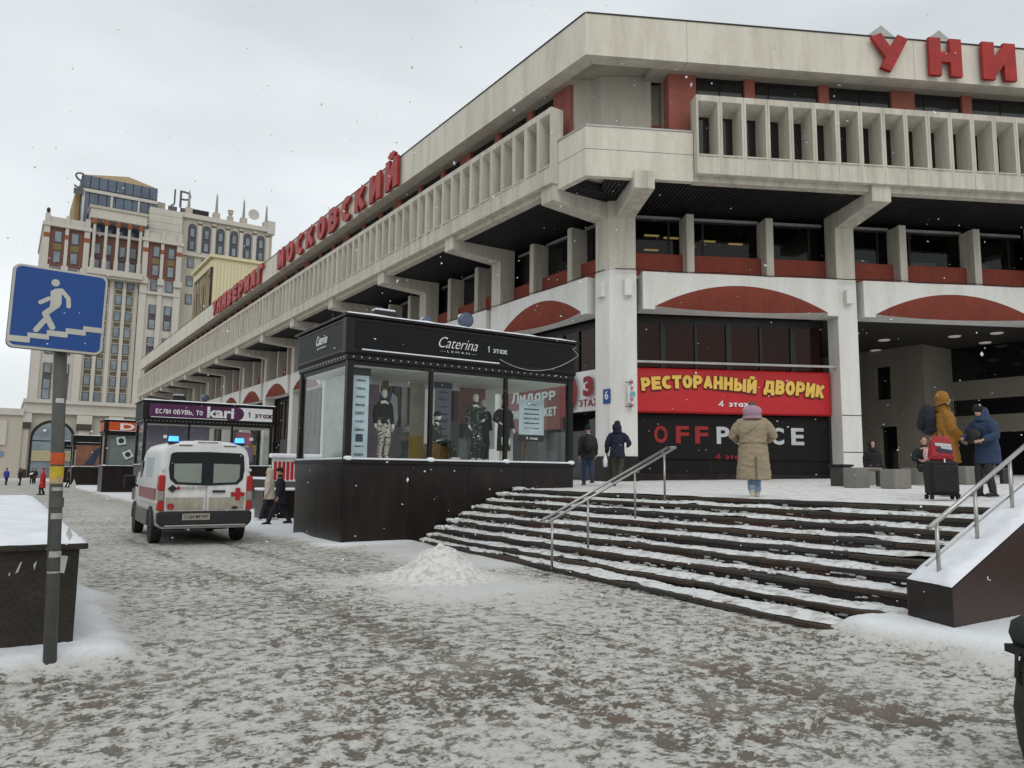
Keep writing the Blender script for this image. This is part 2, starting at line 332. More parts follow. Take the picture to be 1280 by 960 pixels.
def block_text(body, h, T=.2, depth=.02, gap=.12):
    """row of block letters centred on the origin in the xy plane"""
    mb = MB(); x = 0
    for ch in body:
        w, st = STROKES(ch, T)
        if ch.islower() and ch != 'а': w *= .82; st = [[(p[0]*.82, p[1]*.72) for p in pl] for pl in st]
        for k, pl in enumerate(st):
            P_ = [Vector((p[0]+x, p[1], 0)) for p in pl]; n = len(P_); closed = n > 3 and (P_[0]-P_[-1]).length < 1e-4; Lf = []; Rt = []
            tw = T*.8 if ch == 'Й' and k == 3 else T
            for i, p in enumerate(P_):
                a = P_[i-1] if i else (P_[-2] if closed else p); c = P_[i+1] if i < n-1 else (P_[1] if closed else p)
                d0 = (p-a).normalized() if (p-a).length else (c-p).normalized(); d1 = (c-p).normalized() if (c-p).length else d0
                n0, n1 = Vector((-d0.y, d0.x, 0)), Vector((-d1.y, d1.x, 0)); mt = n0+n1
                mt = mt.normalized() if mt.length > .1 else n0; k_ = tw/2/max(.45, mt.dot(n0)); Lf.append(p+mt*k_); Rt.append(p-mt*k_)
            dz = depth+.0012*k/h
            rings = [[(a.x, a.y, 0), (b_.x, b_.y, 0), (b_.x, b_.y, dz), (a.x, a.y, dz)] for a, b_ in zip(Lf, Rt)]
            mb.loft(rings, True)
        x += w+gap
    x -= gap
    mb.v = [((v[0]-x/2)*h, (v[1]-.5)*h, v[2]*h) for v in mb.v]
    return mb.mesh('lettering')
CYR = set('АБВГДЕЖЗИЙКЛМНОПРСТУЫЬЭЯабвгдежзийклмнопрстуфхцчыьэюя')
def lettering(body, w, h, T=.19, depth=.02, offs=0., shear=0., spacing=1.):
    """mesh of given width and height; Cyrillic in block strokes, Latin from the built-in face"""
    if any(c in CYR for c in body): return fit_text(block_text(body, 1., T, depth), w, h)
    return fit_text(text_mesh(body, 1., depth/2, offs, shear=shear, spacing=spacing), w, h)
def fit_text(me, w, h):
    """scale a text mesh to a given width and height around its centre"""
    xs = [v.co.x for v in me.vertices]; ys = [v.co.y for v in me.vertices]
    cx, cy = (min(xs)+max(xs))/2, (min(ys)+max(ys))/2
    kx = w/(max(xs)-min(xs)) if w else None; ky = h/(max(ys)-min(ys)) if h else kx
    if kx is None: kx = ky
    me.transform(Matrix.Diagonal((kx, ky, 1, 1)) @ Matrix.Translation((-cx, -cy, 0))); return me
def face_matrix(origin, right, up):
    """text plane: x along right, y along up"""
    r = Vector(right).normalized(); u = Vector(up).normalized(); n = r.cross(u)
    return Matrix(((r.x, u.x, n.x, origin[0]), (r.y, u.y, n.y, origin[1]), (r.z, u.z, n.z, origin[2]), (0, 0, 0, 1)))
def pixel_ray(x, y): return _F+_R*((x-640)/FPX)-_U*((y-480)/FPX)
def plaza_z(X): return 1.26+.022*(max(X, 11.)-11)
def on_plaza(x, y):
    d = pixel_ray(x, y); t = 1.
    lo, hi = 1., 80.
    for _ in range(60):
        m = (lo+hi)/2; p = EYE+d*m
        if p.z > plaza_z(p.x): lo = m
        else: hi = m
    return EYE+d*lo
def at_z(x, y, z): d = pixel_ray(x, y); return EYE+d*((z-EYE.z)/d.z)
def at_Y(x, y, Y): d = pixel_ray(x, y); return EYE+d*(Y/d.y)
def at_X(x, y, X): d = pixel_ray(x, y); return EYE+d*(X/d.x)
def nz3(x, y, z=0, s=1., o=3): return noise.fractal((x*s, y*s, z*s), 1., 2., o, noise_basis='PERLIN_ORIGINAL')
def hf(name, xs, ys, fn, mat, parent=None, thr=None, smooth=True, skirt=None, loc=(0, 0, 0)):
    """height-field sheet; fn(x,y) -> z or None where there is no snow"""
    idx = {}; mb = MB()
    for j, y in enumerate(ys):
        for i, x in enumerate(xs):
            z = fn(x, y)
            if z is not None: idx[i, j] = len(mb.v); mb.v.append((x, y, z))
    for j in range(len(ys)-1):
        for i in range(len(xs)-1):
            q = [(i, j), (i+1, j), (i+1, j+1), (i, j+1)]
            if all(k in idx for k in q): mb.f.append(tuple(idx[k] for k in q)); mb.m.append(0)
    return mb.build(name, mat, parent, loc, smooth=smooth, fix=False)
def lin(a, b, n): return [a+(b-a)*i/n for i in range(n+1)]

# ------------------------------------------------------------------ ground
def sstep(a, b, x):
    t = max(0, min(1, (x-a)/(b-a))); return t*t*(3-2*t)
def rect_dist(x, y, x0, x1, y0, y1):
    dx = max(x0-x, 0, x-x1); dy = max(y0-y, 0, y-y1); return sqrt(dx*dx+dy*dy)
def drift(x, y):
    """banked clean snow: (amount 0..1, height)"""
    w = .35*nz3(x, y, 0, 1.1)
    a = 1-sstep(.15, .75, rect_dist(x, y, -8, .65, 8.04, 20)+w*.6)
    b = 1-sstep(.05, .75, rect_dist(x, y, 7.9, 14, -6, 4.75)+w*.8)
    c = 1-sstep(.1, .8, rect_dist(x, y, 6.5, 8.1, 16.8, 19.6)+w)
    d = .55*(1-sstep(.0, .9, rect_dist(x, y, 7.0, 8.0, 12.0, 16.6)+w))
    e = 1-sstep(.1, .9, rect_dist(x, y, 6.3, 10, 19.6, 130)+w*.9)
    f = .5*(1-sstep(.2, 1.5, rect_dist(x, y, 5.2, 6.4, 9.6, 11.2)+w*1.5))
    h = .14*a+.20*b+.08*c+.03*d+.05*e+.03*f
    return min(1, max(a, b, c, d, e, f)), h
def build_ground():
    import numpy as np
    fx, fy = lin(-3.2, 9.4, 400), lin(2.7, 13.2, 340)
    xs = [-4000, -800, -200, -60, -25, -12, -8, -6, -5, -4]+fx+lin(9.5, 10.6, 10)+[14, 20, 30, 60, 200, 800, 4000]
    ys = [-3000, -600, -100, -30, -8, -2, 1, 2]+fy+lin(13.3, 22, 90)+lin(22.5, 60, 75)+lin(62, 130, 34)+[150, 172, 200, 300, 800, 4000]
    NX, NY = len(xs), len(ys); X, Y = np.array(xs), np.array(ys)
    Z = np.zeros((NY, NX)); FR_ = np.full((NY, NX), .35); PR = np.zeros((NY, NX)); RU = np.zeros((NY, NX))
    # coarse evaluation of drifts, interpolated onto the fine grid
    gx, gy = np.linspace(-6, 10.6, 150), np.concatenate((np.linspace(2, 24, 190), np.linspace(24.5, 130, 140)))
    A = np.array([[drift(float(x), float(y)) for x in gx] for y in gy])
    ix = (X >= -6) & (X <= 10.6); iy = (Y >= 2) & (Y <= 130)
    def interp(G):
        T_ = np.array([np.interp(X[ix], gx, row) for row in G]); return np.array([np.interp(Y[iy], gy, T_[:, k]) for k in range(T_.shape[1])]).T
    sub_ = np.ix_(iy, ix); FR_[sub_] = interp(A[:, :, 0]); Hh = interp(A[:, :, 1])
    R_ = np.random.RandomState(5); small = R_.rand(*Hh.shape)
    Z[sub_] = Hh+.004*(small-.5)
    # tyre ruts running to the ambulance
    for x0 in (3.02, 4.72):
        c = x0+.22*np.sin(Y*.25)-.03*(Y-18); RU = np.maximum(RU, np.exp(-((X[None, :]-c[:, None])/.15)**2)*((Y > 3) & (Y < 21))[:, None])
    Z -= .012*RU*(1-FR_)
    # footprints pressed into the snow, oriented along the walking lanes
    jx = np.searchsorted(X, -3.2); jy = np.searchsorted(Y, 2.7); dx, dy = fx[1]-fx[0], fy[1]-fy[0]; nxf, nyf = len(fx), len(fy)
    rnd = random.Random(21); lanes = ((0.05, 1.), (-.1, 1.), (.9, .6), (2.2, .5), (3.1, 1.))
    for i in range(5200):
        px, py = rnd.uniform(-3, 9.2), rnd.uniform(2.8, 13.0)
        den = .55+.9*nz3(px, py, 3, .33, 2)
        if rnd.random() > den: continue
        cl = drift(px, py)[0]
        if rnd.random() < cl*.93: continue
        an = rnd.choice(lanes)[0]+rnd.gauss(0, .3); L_, W_ = rnd.uniform(.095, .135), rnd.uniform(.036, .05); st = rnd.uniform(.25, 1.)
        i0, i1 = max(0, int((px+3.2-.22)/dx)), min(nxf-1, int((px+3.2+.22)/dx)+1); k0, k1 = max(0, int((py-2.7-.22)/dy)), min(nyf-1, int((py-2.7+.22)/dy)+1)
        if i1 <= i0 or k1 <= k0: continue
        sx = X[jx+i0:jx+i1]-px; sy = Y[jy+k0:jy+k1]-py; gx_, gy_ = np.meshgrid(sx, sy)
        u = (gx_*sin(an)+gy_*cos(an))/L_; v = (gx_*cos(an)-gy_*sin(an))/(W_*(1+.28*np.sin(u*2.2)))
        rr = np.sqrt(u*u+v*v)+.22*(R_.rand(*u.shape)-.5); k = np.clip((1.12-rr)/.3, 0, 1); k = k*k*(3-2*k)
        rim = np.exp(-((rr-1.3)/.22)**2)
        sl = (slice(jy+k0, jy+k1), slice(jx+i0, jx+i1))
        Z[sl] += -.013*st*k+.005*st*rim*(1-PR[sl]); PR[sl] = np.maximum(PR[sl]*(1-.3*k), k*st)
    XX, YY = np.meshgrid(X, Y)
    mb = MB(); mb.v = np.stack((XX, YY, Z), -1).reshape(-1, 3).tolist(); att = FR_.ravel()
    idx = np.arange(NX*NY).reshape(NY, NX)
    mb.f = np.stack((idx[:-1, :-1], idx[:-1, 1:], idx[1:, 1:], idx[1:, :-1]), -1).reshape(-1, 4).tolist(); mb.m = [0]
    me = mb.mesh('ground', False, True)
    for nm, arr in (('fresh', FR_), ('print', PR), ('rut', RU)):
        a = me.attributes.new(nm, 'FLOAT', 'POINT'); a.data.foreach_set('value', arr.ravel().astype(np.float32))
    m, n, l, b = nodes_of('trampled_snow')
    g = n.new('ShaderNodeNewGeometry')
    def tex(scale, detail=5, rough=.6, stretch=(1, 1, 1), rot=0, dist=0):
        mp = n.new('ShaderNodeMapping'); mp.inputs['Scale'].default_value = stretch; mp.inputs['Rotation'].default_value = (0, 0, rot)
        l.new(g.outputs['Position'], mp.inputs['Vector'])
        t = n.new('ShaderNodeTexNoise'); t.inputs['Scale'].default_value = scale; t.inputs['Detail'].default_value = detail; t.inputs['Roughness'].default_value = rough; t.inputs['Distortion'].default_value = dist
        l.new(mp.outputs[0], t.inputs['Vector']); return t.outputs['Fac']
    def math(op, a_, b_, c_=None):
        k = n.new('ShaderNodeMath'); k.operation = op
        for i, q in enumerate((a_, b_, c_)):
            if q is None: continue
            if isinstance(q, (int, float)): k.inputs[i].default_value = q
            else: l.new(q, k.inputs[i])
        return k.outputs[0]
    def mrange(v, a0, a1, b0=0., b1=1.):
        k = n.new('ShaderNodeMapRange'); l.new(v, k.inputs[0]); k.interpolation_type = 'SMOOTHSTEP'
        for i, q in enumerate((a0, a1, b0, b1)): k.inputs[i+1].default_value = q
        return k.outputs[0]
    fresh = n.new('ShaderNodeAttribute'); fresh.attribute_name = 'fresh'; fr = fresh.outputs['Fac']
    def attr(nm): q = n.new('ShaderNodeAttribute'); q.attribute_name = nm; return q.outputs['Fac']
    prn, rut = attr('print'), attr('rut')
    steps_ = math('ADD', math('MULTIPLY', tex(6.5, 6, .62, dist=.2), .60), math('MULTIPLY', tex(17, 6, .62, stretch=(1, 1.25, 1)), .40))                 # foot-sized patches
    fine = tex(34, 5, .65)
    broad = tex(.42, 3, .5)                            # where more feet pass
    grit = tex(120, 3, .6)
    s0 = math('ADD', steps_, math('MULTIPLY', math('SUBTRACT', fine, .5), .34))
    s1 = math('ADD', s0, math('MULTIPLY', math('SUBTRACT', broad, .5), .21))
    s2 = math('SUBTRACT', s1, math('MULTIPLY', fr, .24))
    s3 = math('ADD', math('ADD', s2, math('MULTIPLY', prn, .085)), math('MULTIPLY', rut, .05))
    dark = math('MULTIPLY', mrange(s3, .525, .60), mrange(tex(.9, 3, .5), .3, .6, .6, 1.))
    mid = mrange(s3, .42, .57)
    hue = tex(1.3, 3, .5)
    def mixc(f, c0, c1):
        k = n.new('ShaderNodeMix'); k.data_type = 'RGBA'; l.new(f, k.inputs[0])
        for i, q in ((6, c0), (7, c1)):
            if isinstance(q, tuple): k.inputs[i].default_value = rgba(q)
            else: l.new(q, k.inputs[i])
        return k.outputs[2]
    snowc = mixc(mrange(fr, .3, .95), (.56, .55, .515), (.77, .79, .81))
    slush = mixc(mid, snowc, (.36, .34, .30))
    mud = mixc(mrange(hue, .42, .62), (.105, .088, .070), (.135, .095, .068))
    colr = mixc(math('MULTIPLY', dark, .93), slush, mud)
    gm = mrange(grit, .3, .7, .86, 1.06)
    mm = n.new('ShaderNodeMix'); mm.data_type = 'RGBA'; mm.blend_type = 'MULTIPLY'; mm.inputs[0].default_value = 1
    l.new(colr, mm.inputs[6]); l.new(gm, mm.inputs[7]); l.new(mm.outputs[2], b.inputs['Base Color'])
    l.new(mrange(dark, 0, 1, .8, .42), b.inputs['Roughness']); b.inputs['Specular IOR Level'].default_value = .3
    hgt = math('ADD', math('MULTIPLY', dark, -.7), math('ADD', math('MULTIPLY', fine, .5), math('MULTIPLY', grit, .12)))
    bp = n.new('ShaderNodeBump'); bp.inputs['Strength'].default_value = .7; bp.inputs['Distance'].default_value = .03
    l.new(hgt, bp.inputs['Height']); l.new(bp.outputs[0], b.inputs['Normal'])
    o = link('ground', me, m); struct(o); o['label'] = 'trampled grey snow with brown footprints over the pavement'
build_ground()

# ------------------------------------------------------------------ raised plaza and flight of steps
STEP_Z = [.07, .18, .34, .50, .66, .82, .98, 1.13, 1.26]
def step_x(k, y):
    skew = (.085, .045, .02, .01, 0, 0, 0, 0, 0)[k]
    return 8.0+.38*k+skew*(y-11.0)
def build_plaza():
    xs = [11.04, 13, 15, 17, 19, 24, 30, 45]; ys = [-40, -10, -2]+lin(0, 17, 34)+[20, 30, 60, 130]
    o = hf('plaza_pavement', lin(11.3, 21, 60)+[24, 30, 45], [-40, -20, -8]+lin(-6, 24, 110)+[30, 60, 130],
           lambda x, y: plaza_z(x)+.012*nz3(x, y, 0, 2.)+.006, snow_plaza)
    struct(o); o['label'] = 'snow covered upper plaza in front of the department store'
    w = MB().box(9.3, 9.6, 20.0, 128, -.1, 1.33).build('retaining_wall', granite_dark)
    tag(w, 'dark granite retaining wall of the plaza beyond the near display pavilion', 'wall')
    MB().box(9.22, 9.68, 20.0, 128, 1.331, 1.42).build('snow_cap', snow_clean, w)
    MB().box(9.602, 46, 17.0, 130, 1.0, 1.249).build('plaza_slab', granite_dark, w)
build_plaza()
stone_tread_b = two_layer('tread_stone_brown', (.062, .043, .031), (.034, .025, .019), rough=.7, sc1=2.5, stretch=(1, 1, 1), amount=.7, sc2=30, speck=.4)
stone_tread_c = two_layer('tread_stone_grey', (.046, .042, .037), (.024, .021, .018), rough=.7, sc1=2.5, stretch=(1, 1, 1), amount=.7, sc2=30, speck=.4)
def build_steps():
    root = empty('stone_steps', (8, 11, 0), 'wide worn stone steps half buried in snow leading up to the plaza', 'steps')
    inv = Matrix.Translation((-8, -11, 0))
    rnd = random.Random(3)
    Y0, Y1 = 4.72, 16.78
    for k, z in enumerate(STEP_Z):
        zb = STEP_Z[k-1] if k else -.05
        cuts = [Y0]
        while cuts[-1] < Y1-1.0: cuts.append(cuts[-1]+rnd.uniform(1.0, 1.9))
        cuts[-1] = Y1
        for a, b in zip(cuts[:-1], cuts[1:]):
            dz = rnd.uniform(-.012, .008); dx = rnd.uniform(-.014, .014); dep = .43 if k < 8 else .5
            g = .006
            xa, xb = step_x(k, a)+dx, step_x(k, b)+dx
            t = MB().prism([(xa, a+g), (xb, b-g), (xb+dep, b-g), (xa+dep, a+g)], z-.055+dz, z+dz)
            o = t.build('tread', rnd.choice((stone_tread, stone_tread_b, stone_tread_c)), root, M=inv); bv(o, .005)
            r = MB().prism([(xa+.035+rnd.uniform(0, .02), a+g), (xb+.035, b-g), (xb+.12, b-g), (xa+.12, a+g)], zb-.02, z-.057+dz)
            r.build('riser', rnd.choice((stone_riser_a, stone_riser_b, stone_riser_b)), root, M=inv)
    for k, z in enumerate(STEP_Z):      # snow clinging to the risers
        cl = MB(); zb = STEP_Z[k-1] if k else 0
        for _ in range(170):
            y = rnd.uniform(Y0+.05, Y1-.05); g = nz3(y, k*4.1, 31, .9, 3)
            if g < .03: continue
            w_ = rnd.uniform(.02, .11); h_ = rnd.uniform(.008, .035); zz = zb+(z-zb)*(.08+.75*rnd.random()**2.6)
            cl.ell((step_x(k, y)+.035, y, zz), (.012, w_, h_), 8, 4)
        stuff(cl.build('snow_on_riser', snow_step, root, M=inv, smooth=True, fix=False))
    core = MB()
    for k, z in enumerate(STEP_Z):
        core.prism([(step_x(k, Y0)+.10, Y0), (step_x(k, Y1)+.10, Y1), (12.0+k*.001, Y1), (12.0+k*.001, Y0)], -.2+k*.003, z-.07)
    core.build('concrete_core', stone_riser_b, root, M=inv)
    # snow lying on each tread, ragged along its front edge and spilling over here and there
    for k, z in enumerate(STEP_Z[:-1]):
        dep = .40; ys = lin(Y0, Y1, 420); mb = MB(); NQ = 12
        back = step_x(k+1, 11)-step_x(k, 11)+.03
        for j, y in enumerate(ys):
            bare = nz3(y, k*5.7, 9, .75, 3)
            e = .105+.12*nz3(y, k*7.3, 0, 1.1)+.03*nz3(y, k*3.1, 3, 6.)+.014*nz3(y, k*1.7, 5, 22.)+.34*max(0, bare-.10)
            e -= .03*sstep(14.5, 16.5, y)+.05*(1-sstep(4.75, 5.5, y))+(.02 if k < 2 else 0)
            e = min(e, back-.06)
            heap = max(0, .5+nz3(y, k*2.3, 4, 1.1, 3))
            spill = max(0, -e-.01)                      # snow hanging over the nosing
            for q in range(NQ):
                u = q/(NQ-1)
                if e < -.01 and q < 3:
                    dz = (-min(.13, spill*1.6+.03), -min(.07, spill*.8+.015), .012)[q]; xx = step_x(k, y)-.012-.012*(q == 1)-.004*nz3(y, q, k, 20)
                    mb.v.append((xx+(.03 if q == 0 else 0), y, z+dz)); continue
                sx = max(e, .004)+(back-max(e, .004))*(u if e >= -.01 else (q-3+.4)/(NQ-4+.4)); f = sx-max(e, 0)
                h = .003+.024*sqrt(min(1, f/.07))+.034*heap*sstep(.12, .36, sx)+.012*nz3(y, sx*2, k, 13.)*min(1, f/.03)
                h += .03*sstep(15.8, 16.75, y)*min(1, f/.1)
                mb.v.append((step_x(k, y)+sx, y, z+max(h, .003)))
        for j in range(len(ys)-1):
            for q in range(NQ-1): mb.f.append((j*NQ+q, j*NQ+q+1, (j+1)*NQ+q+1, (j+1)*NQ+q)); mb.m.append(0)
        # crumbs and lumps of snow against the riser
        for _ in range(160):
            y = rnd.uniform(Y0+.05, Y1-.05)
            if nz3(y, k*2.2, 7, 1.1) < -.02: continue
            r = rnd.uniform(.006, .026); s = rnd.uniform(.10, .38)
            mb.ell((step_x(k, y)+s, y, z+.02+r*.4), (r*1.3, r*rnd.uniform(1, 2.4), r), 6, 4)
        for _ in range(60):
            y = rnd.uniform(Y0+.05, Y1-.05)
            if nz3(y, k*2.9, 17, .8) < .02: continue
            r = rnd.uniform(.006, .02)
            mb.ell((step_x(k, y)+.03, y, z-rnd.uniform(.05, .13)), (r, r*rnd.uniform(1, 4), r), 6, 4)
        stuff(mb.build('snow_on_tread', snow_step, root, M=inv, smooth=True, fix=False))
    mb = MB()
    for j in range(0, 420):     # snow bank where the steps run into the pavilion
        k = rnd.randint(0, 8); r = rnd.uniform(.015, .06)
        mb.ell((step_x(k, 16.6)+rnd.uniform(0, .4), 16.78-abs(rnd.gauss(0, .22)), STEP_Z[k]+rnd.uniform(-.02, .05)), (r*1.3, r*1.2, r*.8), 7, 5)
    stuff(mb.build('snow_bank', snow_step, root, M=inv, smooth=True))
build_steps()
def build_snow_pile():
    c = at_z(548, 722, 0); cx, cy = c.x, c.y
    def fn(x, y):
        dx, dy = x-cx, y-cy; r = sqrt(dx*dx+dy*dy)
        h = .44*max(0, 1-r/.80)**1.1+.17*max(0, 1-r/1.35)**1.4
        h += .07*nz3(x, y, 0, 3)*min(1, h*5)+.026*nz3(x, y, 1, 12)*min(1, h*8)
        return h-.012 if h > .004 else None
    o = hf('snow_pile', lin(cx-1.5, cx+1.5, 100), lin(cy-1.5, cy+1.5, 100), fn, snow_pile_m)
    tag(o, 'cone shaped pile of shovelled snow at the foot of the steps', 'snow pile')
build_snow_pile()
def handrail_steps():
    p0 = at_Y(690, 707, 11.0)
    root = empty('handrail', (8.4, 10.9, .2), 'double steel handrail standing in the middle of the stone steps', 'handrail')
    inv = Matrix.Translation((-8.4, -10.9, -.2))
    Y = 10.75
    bases = [(690, 707), (735, 681), (794, 644), (831, 620)]; tops = [(692, 648), (735, 621), (794, 590), (831, 566)]
    pts = []
    for (bx, by), (tx, ty) in zip(bases, tops):
        k0 = at_Y(bx, by, Y); k1 = at_Y(tx, ty, Y)
        MB().tube([(k0.x, Y, k0.z-.06), (k0.x, Y, k1.z)], .021, 10).build('post', steel, root, M=inv, smooth=True)
        pts.append(Vector((k0.x, Y, k1.z)))
        MB().tube([(k0.x, Y-.11, k1.z+.0), (k0.x, Y+.11, k1.z+.0)], .013, 8).build('bracket', steel, root, M=inv, smooth=True)
    d = (pts[-1]-pts[0]); d.normalize()
    for s in (-.11, .11):
        a = pts[0]-d*.18+Vector((0, s, .02)); b = pts[-1]+d*.22+Vector((0, s, .02))
        MB().tube([a, b], .024, 12).build('rail', steel, root, M=inv, smooth=True)
    for e in (pts[0]-d*.18, pts[-1]+d*.22):
        MB().tube([e+Vector((0, -.11, .02)), e+Vector((0, .11, .02))], .022, 10).build('end_bar', steel, root, M=inv, smooth=True)
handrail_steps()
def ramp_wall():
    root = empty('granite_ramp_wall', (8, 4.4, 0), 'sloping dark granite side wall of the steps topped with thick snow', 'wall')
    inv = Matrix.Translation((-8, -4.4, 0)); X0, X1 = 7.95, 10.9; z0, z1 = .58, .58+.37*(10.9-7.95)
    def xl(y): return X0+.28*(y-4.1)/.62
    def topz(x, y=4.1): return z0+max(0, min(x, X1)-xl(y))*(z1-z0)/(X1-X0)
    Ys = (4.13, 4.69)
    core = MB().loft([[(xl(y)+.03, y, -.05), (xl(y)+.03, y, z0-.004), (X1, y, topz(X1, y)-.004), (14, y, topz(X1, y)-.004), (14, y, -.05)] for y in Ys])
    core.build('core', granite_dark, root, M=inv)
    for y, q in ((4.1, .029), (4.72, -.029)):
        MB().loft([[(xl(yy)+(.03 if q > 0 else .0), yy, -.05), (xl(yy)+(.03 if q > 0 else .0), yy, z0), (X1, yy, topz(X1, yy)), (14, yy, topz(X1, yy)), (14, yy, -.05)] for yy in (y, y+q)]).build('side_slab', granite_brown, root, M=inv)
    MB().prism([(X0, 4.098), (X0+.282, 4.722), (X0+.312, 4.722), (X0+.03, 4.098)], -.05, z0+.002).build('front_slab', granite_dark, root, M=inv)
    sn = MB(); NU, NV = 90, 20
    for i in range(NU+1):
        for j in range(NV+1):
            y = 4.103+.617*j/NV; u = (i/NU)**1.3; x = xl(y)+.006+u*(12.5-xl(y)); e = min(1, max(0, min(y-4.103, 4.72-y))/.10); f = min(1, max(0, x-xl(y)-.006)/.16)
            sn.v.append((x, y, topz(x, y)+.004+(.065*sqrt(max(0, e*f))*(1+.3*nz3(x, y, 0, 2.2))+.006*nz3(x, y, 3, 9)*e)))
    for i in range(NU):
        for j in range(NV): q = i*(NV+1)+j; sn.f.append((q, q+NV+1, q+NV+2, q+1)); sn.m.append(0)
    stuff(sn.build('snow_cap', snow_clean, root, M=inv, smooth=True, fix=False))
    hr = empty('handrail', (8.3, 4.5, .9), 'steel handrail on the snowy sloping granite wall at right', 'handrail')
    hi = Matrix.Translation((-8.3, -4.5, -.9)); Y = 4.36; pts = []
    for (bx, by), (tx, ty) in (((1173, 700), (1172, 652)), ((1221, 660), (1221, 612)), ((1265, 626), (1265, 574))):
        b = at_Y(bx, by, Y); t = at_Y(tx, ty, Y); zb = topz(b.x, Y)
        MB().tube([(b.x, Y, zb), (b.x, Y, t.z)], .021, 10).build('post', steel, hr, M=hi, smooth=True); pts.append(Vector((b.x, Y, t.z)))
    d = (pts[-1]-pts[0]).normalized()
    MB().tube([pts[0]-d*.16, pts[-1]+d*1.6], .026, 12).build('rail', steel, hr, M=hi, smooth=True)
    lo = [Vector((p.x, p.y+.03, topz(p.x, Y)+.20)) for p in pts]; d2 = (lo[-1]-lo[0]).normalized()
    MB().tube([lo[0]-d2*.2, lo[-1]+d2*1.5], .011, 8).build('lower_rail', steel, hr, M=hi, smooth=True)
ramp_wall()

# ------------------------------------------------------------------ department store
PX, PY = 16.15, 20.0
AD = radians(116.5); RD = Vector((sin(AD), cos(AD), 0)); RO = Vector((-sin(AD-pi/2), -cos(AD-pi/2), 0))
store = empty('department_store', (PX, PY, 0), 'huge concrete department store with red arches and deep window boxes', 'building')
FL = Matrix(((0, -1, 0, 0), (1, 0, 0, 0), (0, 0, 1, 0), (0, 0, 0, 1)))
FR = Matrix(((-RD.x, RO.x, 0, 0), (-RD.y, RO.y, 0, 0), (0, 0, 1, 0), (0, 0, 0, 1)))
class Side:
    def __init__(s, F, sg, pitch, first, n, tmax, mod, nmod, tpan):
        s.F, s.sg, s.pitch, s.first, s.n, s.tmax, s.mod, s.nmod, s.tpan = F, sg, pitch, first, n, tmax, mod, nmod, tpan
    def M(s, t=0, d=0, z=0): return s.F @ Matrix.Translation((s.sg*t, d, z))
    def box(s, name, mat, t0, t1, d0, d1, z0, z1, parent=None, bevel=0):
        return MB().box(s.sg*t0, s.sg*t1, d0, d1, z0, z1).build(name, mat, parent or store, M=s.F.copy() if parent is None else Matrix(), bevel=bevel)
    def t_at(s, px, py, d):
        n = Vector((s.F[0][1], s.F[1][1], 0)); r = pixel_ray(px, py); q = Vector((PX, PY, 0))+n*d
        p = EYE+r*((q-EYE).dot(n)/r.dot(n)); return (p-Vector((PX, PY, 0))).dot(Vector((s.F[0][0], s.F[1][0], 0)))*s.sg, p.z
    def world(s, t, d, z): return (s.F @ Vector((s.sg*t, d, z)))+Vector((PX, PY, 0))
SL = Side(FL, 1, 7.47, 2.05, 14, 104.5, .83, 9, 1.62)
SR = Side(FR, -1, 8.8, 2.05, 3, 27.0, .88, 10, 3.9)

# shared pieces
def module_mesh(w, D_=-.42):
    mb = MB(); h0, h1 = 12.15, 15.05; a0, a1 = 12.85, 14.82; x0, x1 = .004, w-.004; r0, r1 = .085, w-.085
    F_, B_ = .3, -.25
    fr = [(x0, h0), (x1, h0), (x1, h1), (x0, h1)]; op = [(r0, a0), (r1, a0), (r1, a1), (r0, a1)]
    ib = [(r0+.05, a0+.06), (r1-.05, a0+.06), (r1-.05, a1-.25), (r0+.05, a1-.25)]
    vs = [(p[0], F_, p[1]) for p in fr]+[(p[0], F_, p[1]) for p in op]+[(p[0], D_, p[1]) for p in ib]+[(p[0], B_, p[1]) for p in fr]
    fs = []
    for i in range(4):
        j = (i+1) % 4; fs += [(i, j, 4+j, 4+i), (4+i, 4+j, 8+j, 8+i), (i, 12+i, 12+j, j)]
    return mb.add(vs, fs)
def opening_pane(w, D_=-.42): return MB().box(.10, w-.10, D_-.05, D_-.005, 12.86, 14.8)
def sill_mesh(w): return MB().box(.07, w-.07, .18, .34, 12.80, 12.848)
def lens(hw, zb, zt, n=28):
    """arched red panel: arc at the front plane, foot swept back towards the middle"""
    rows = 5; rings = []
    for i in range(n+1):
        u = -1+2*i/n; x = hw*u; top = zb+(zt-zb)*(1-u*u) if abs(u) < 1 else zb
        back = .55*(1-u*u)
        rings.append([(x, -back*(r/rows)**1.2, top+(zb-top)*(r/rows)) for r in range(rows+1)])
    return MB().loft(rings, False, closed=False)
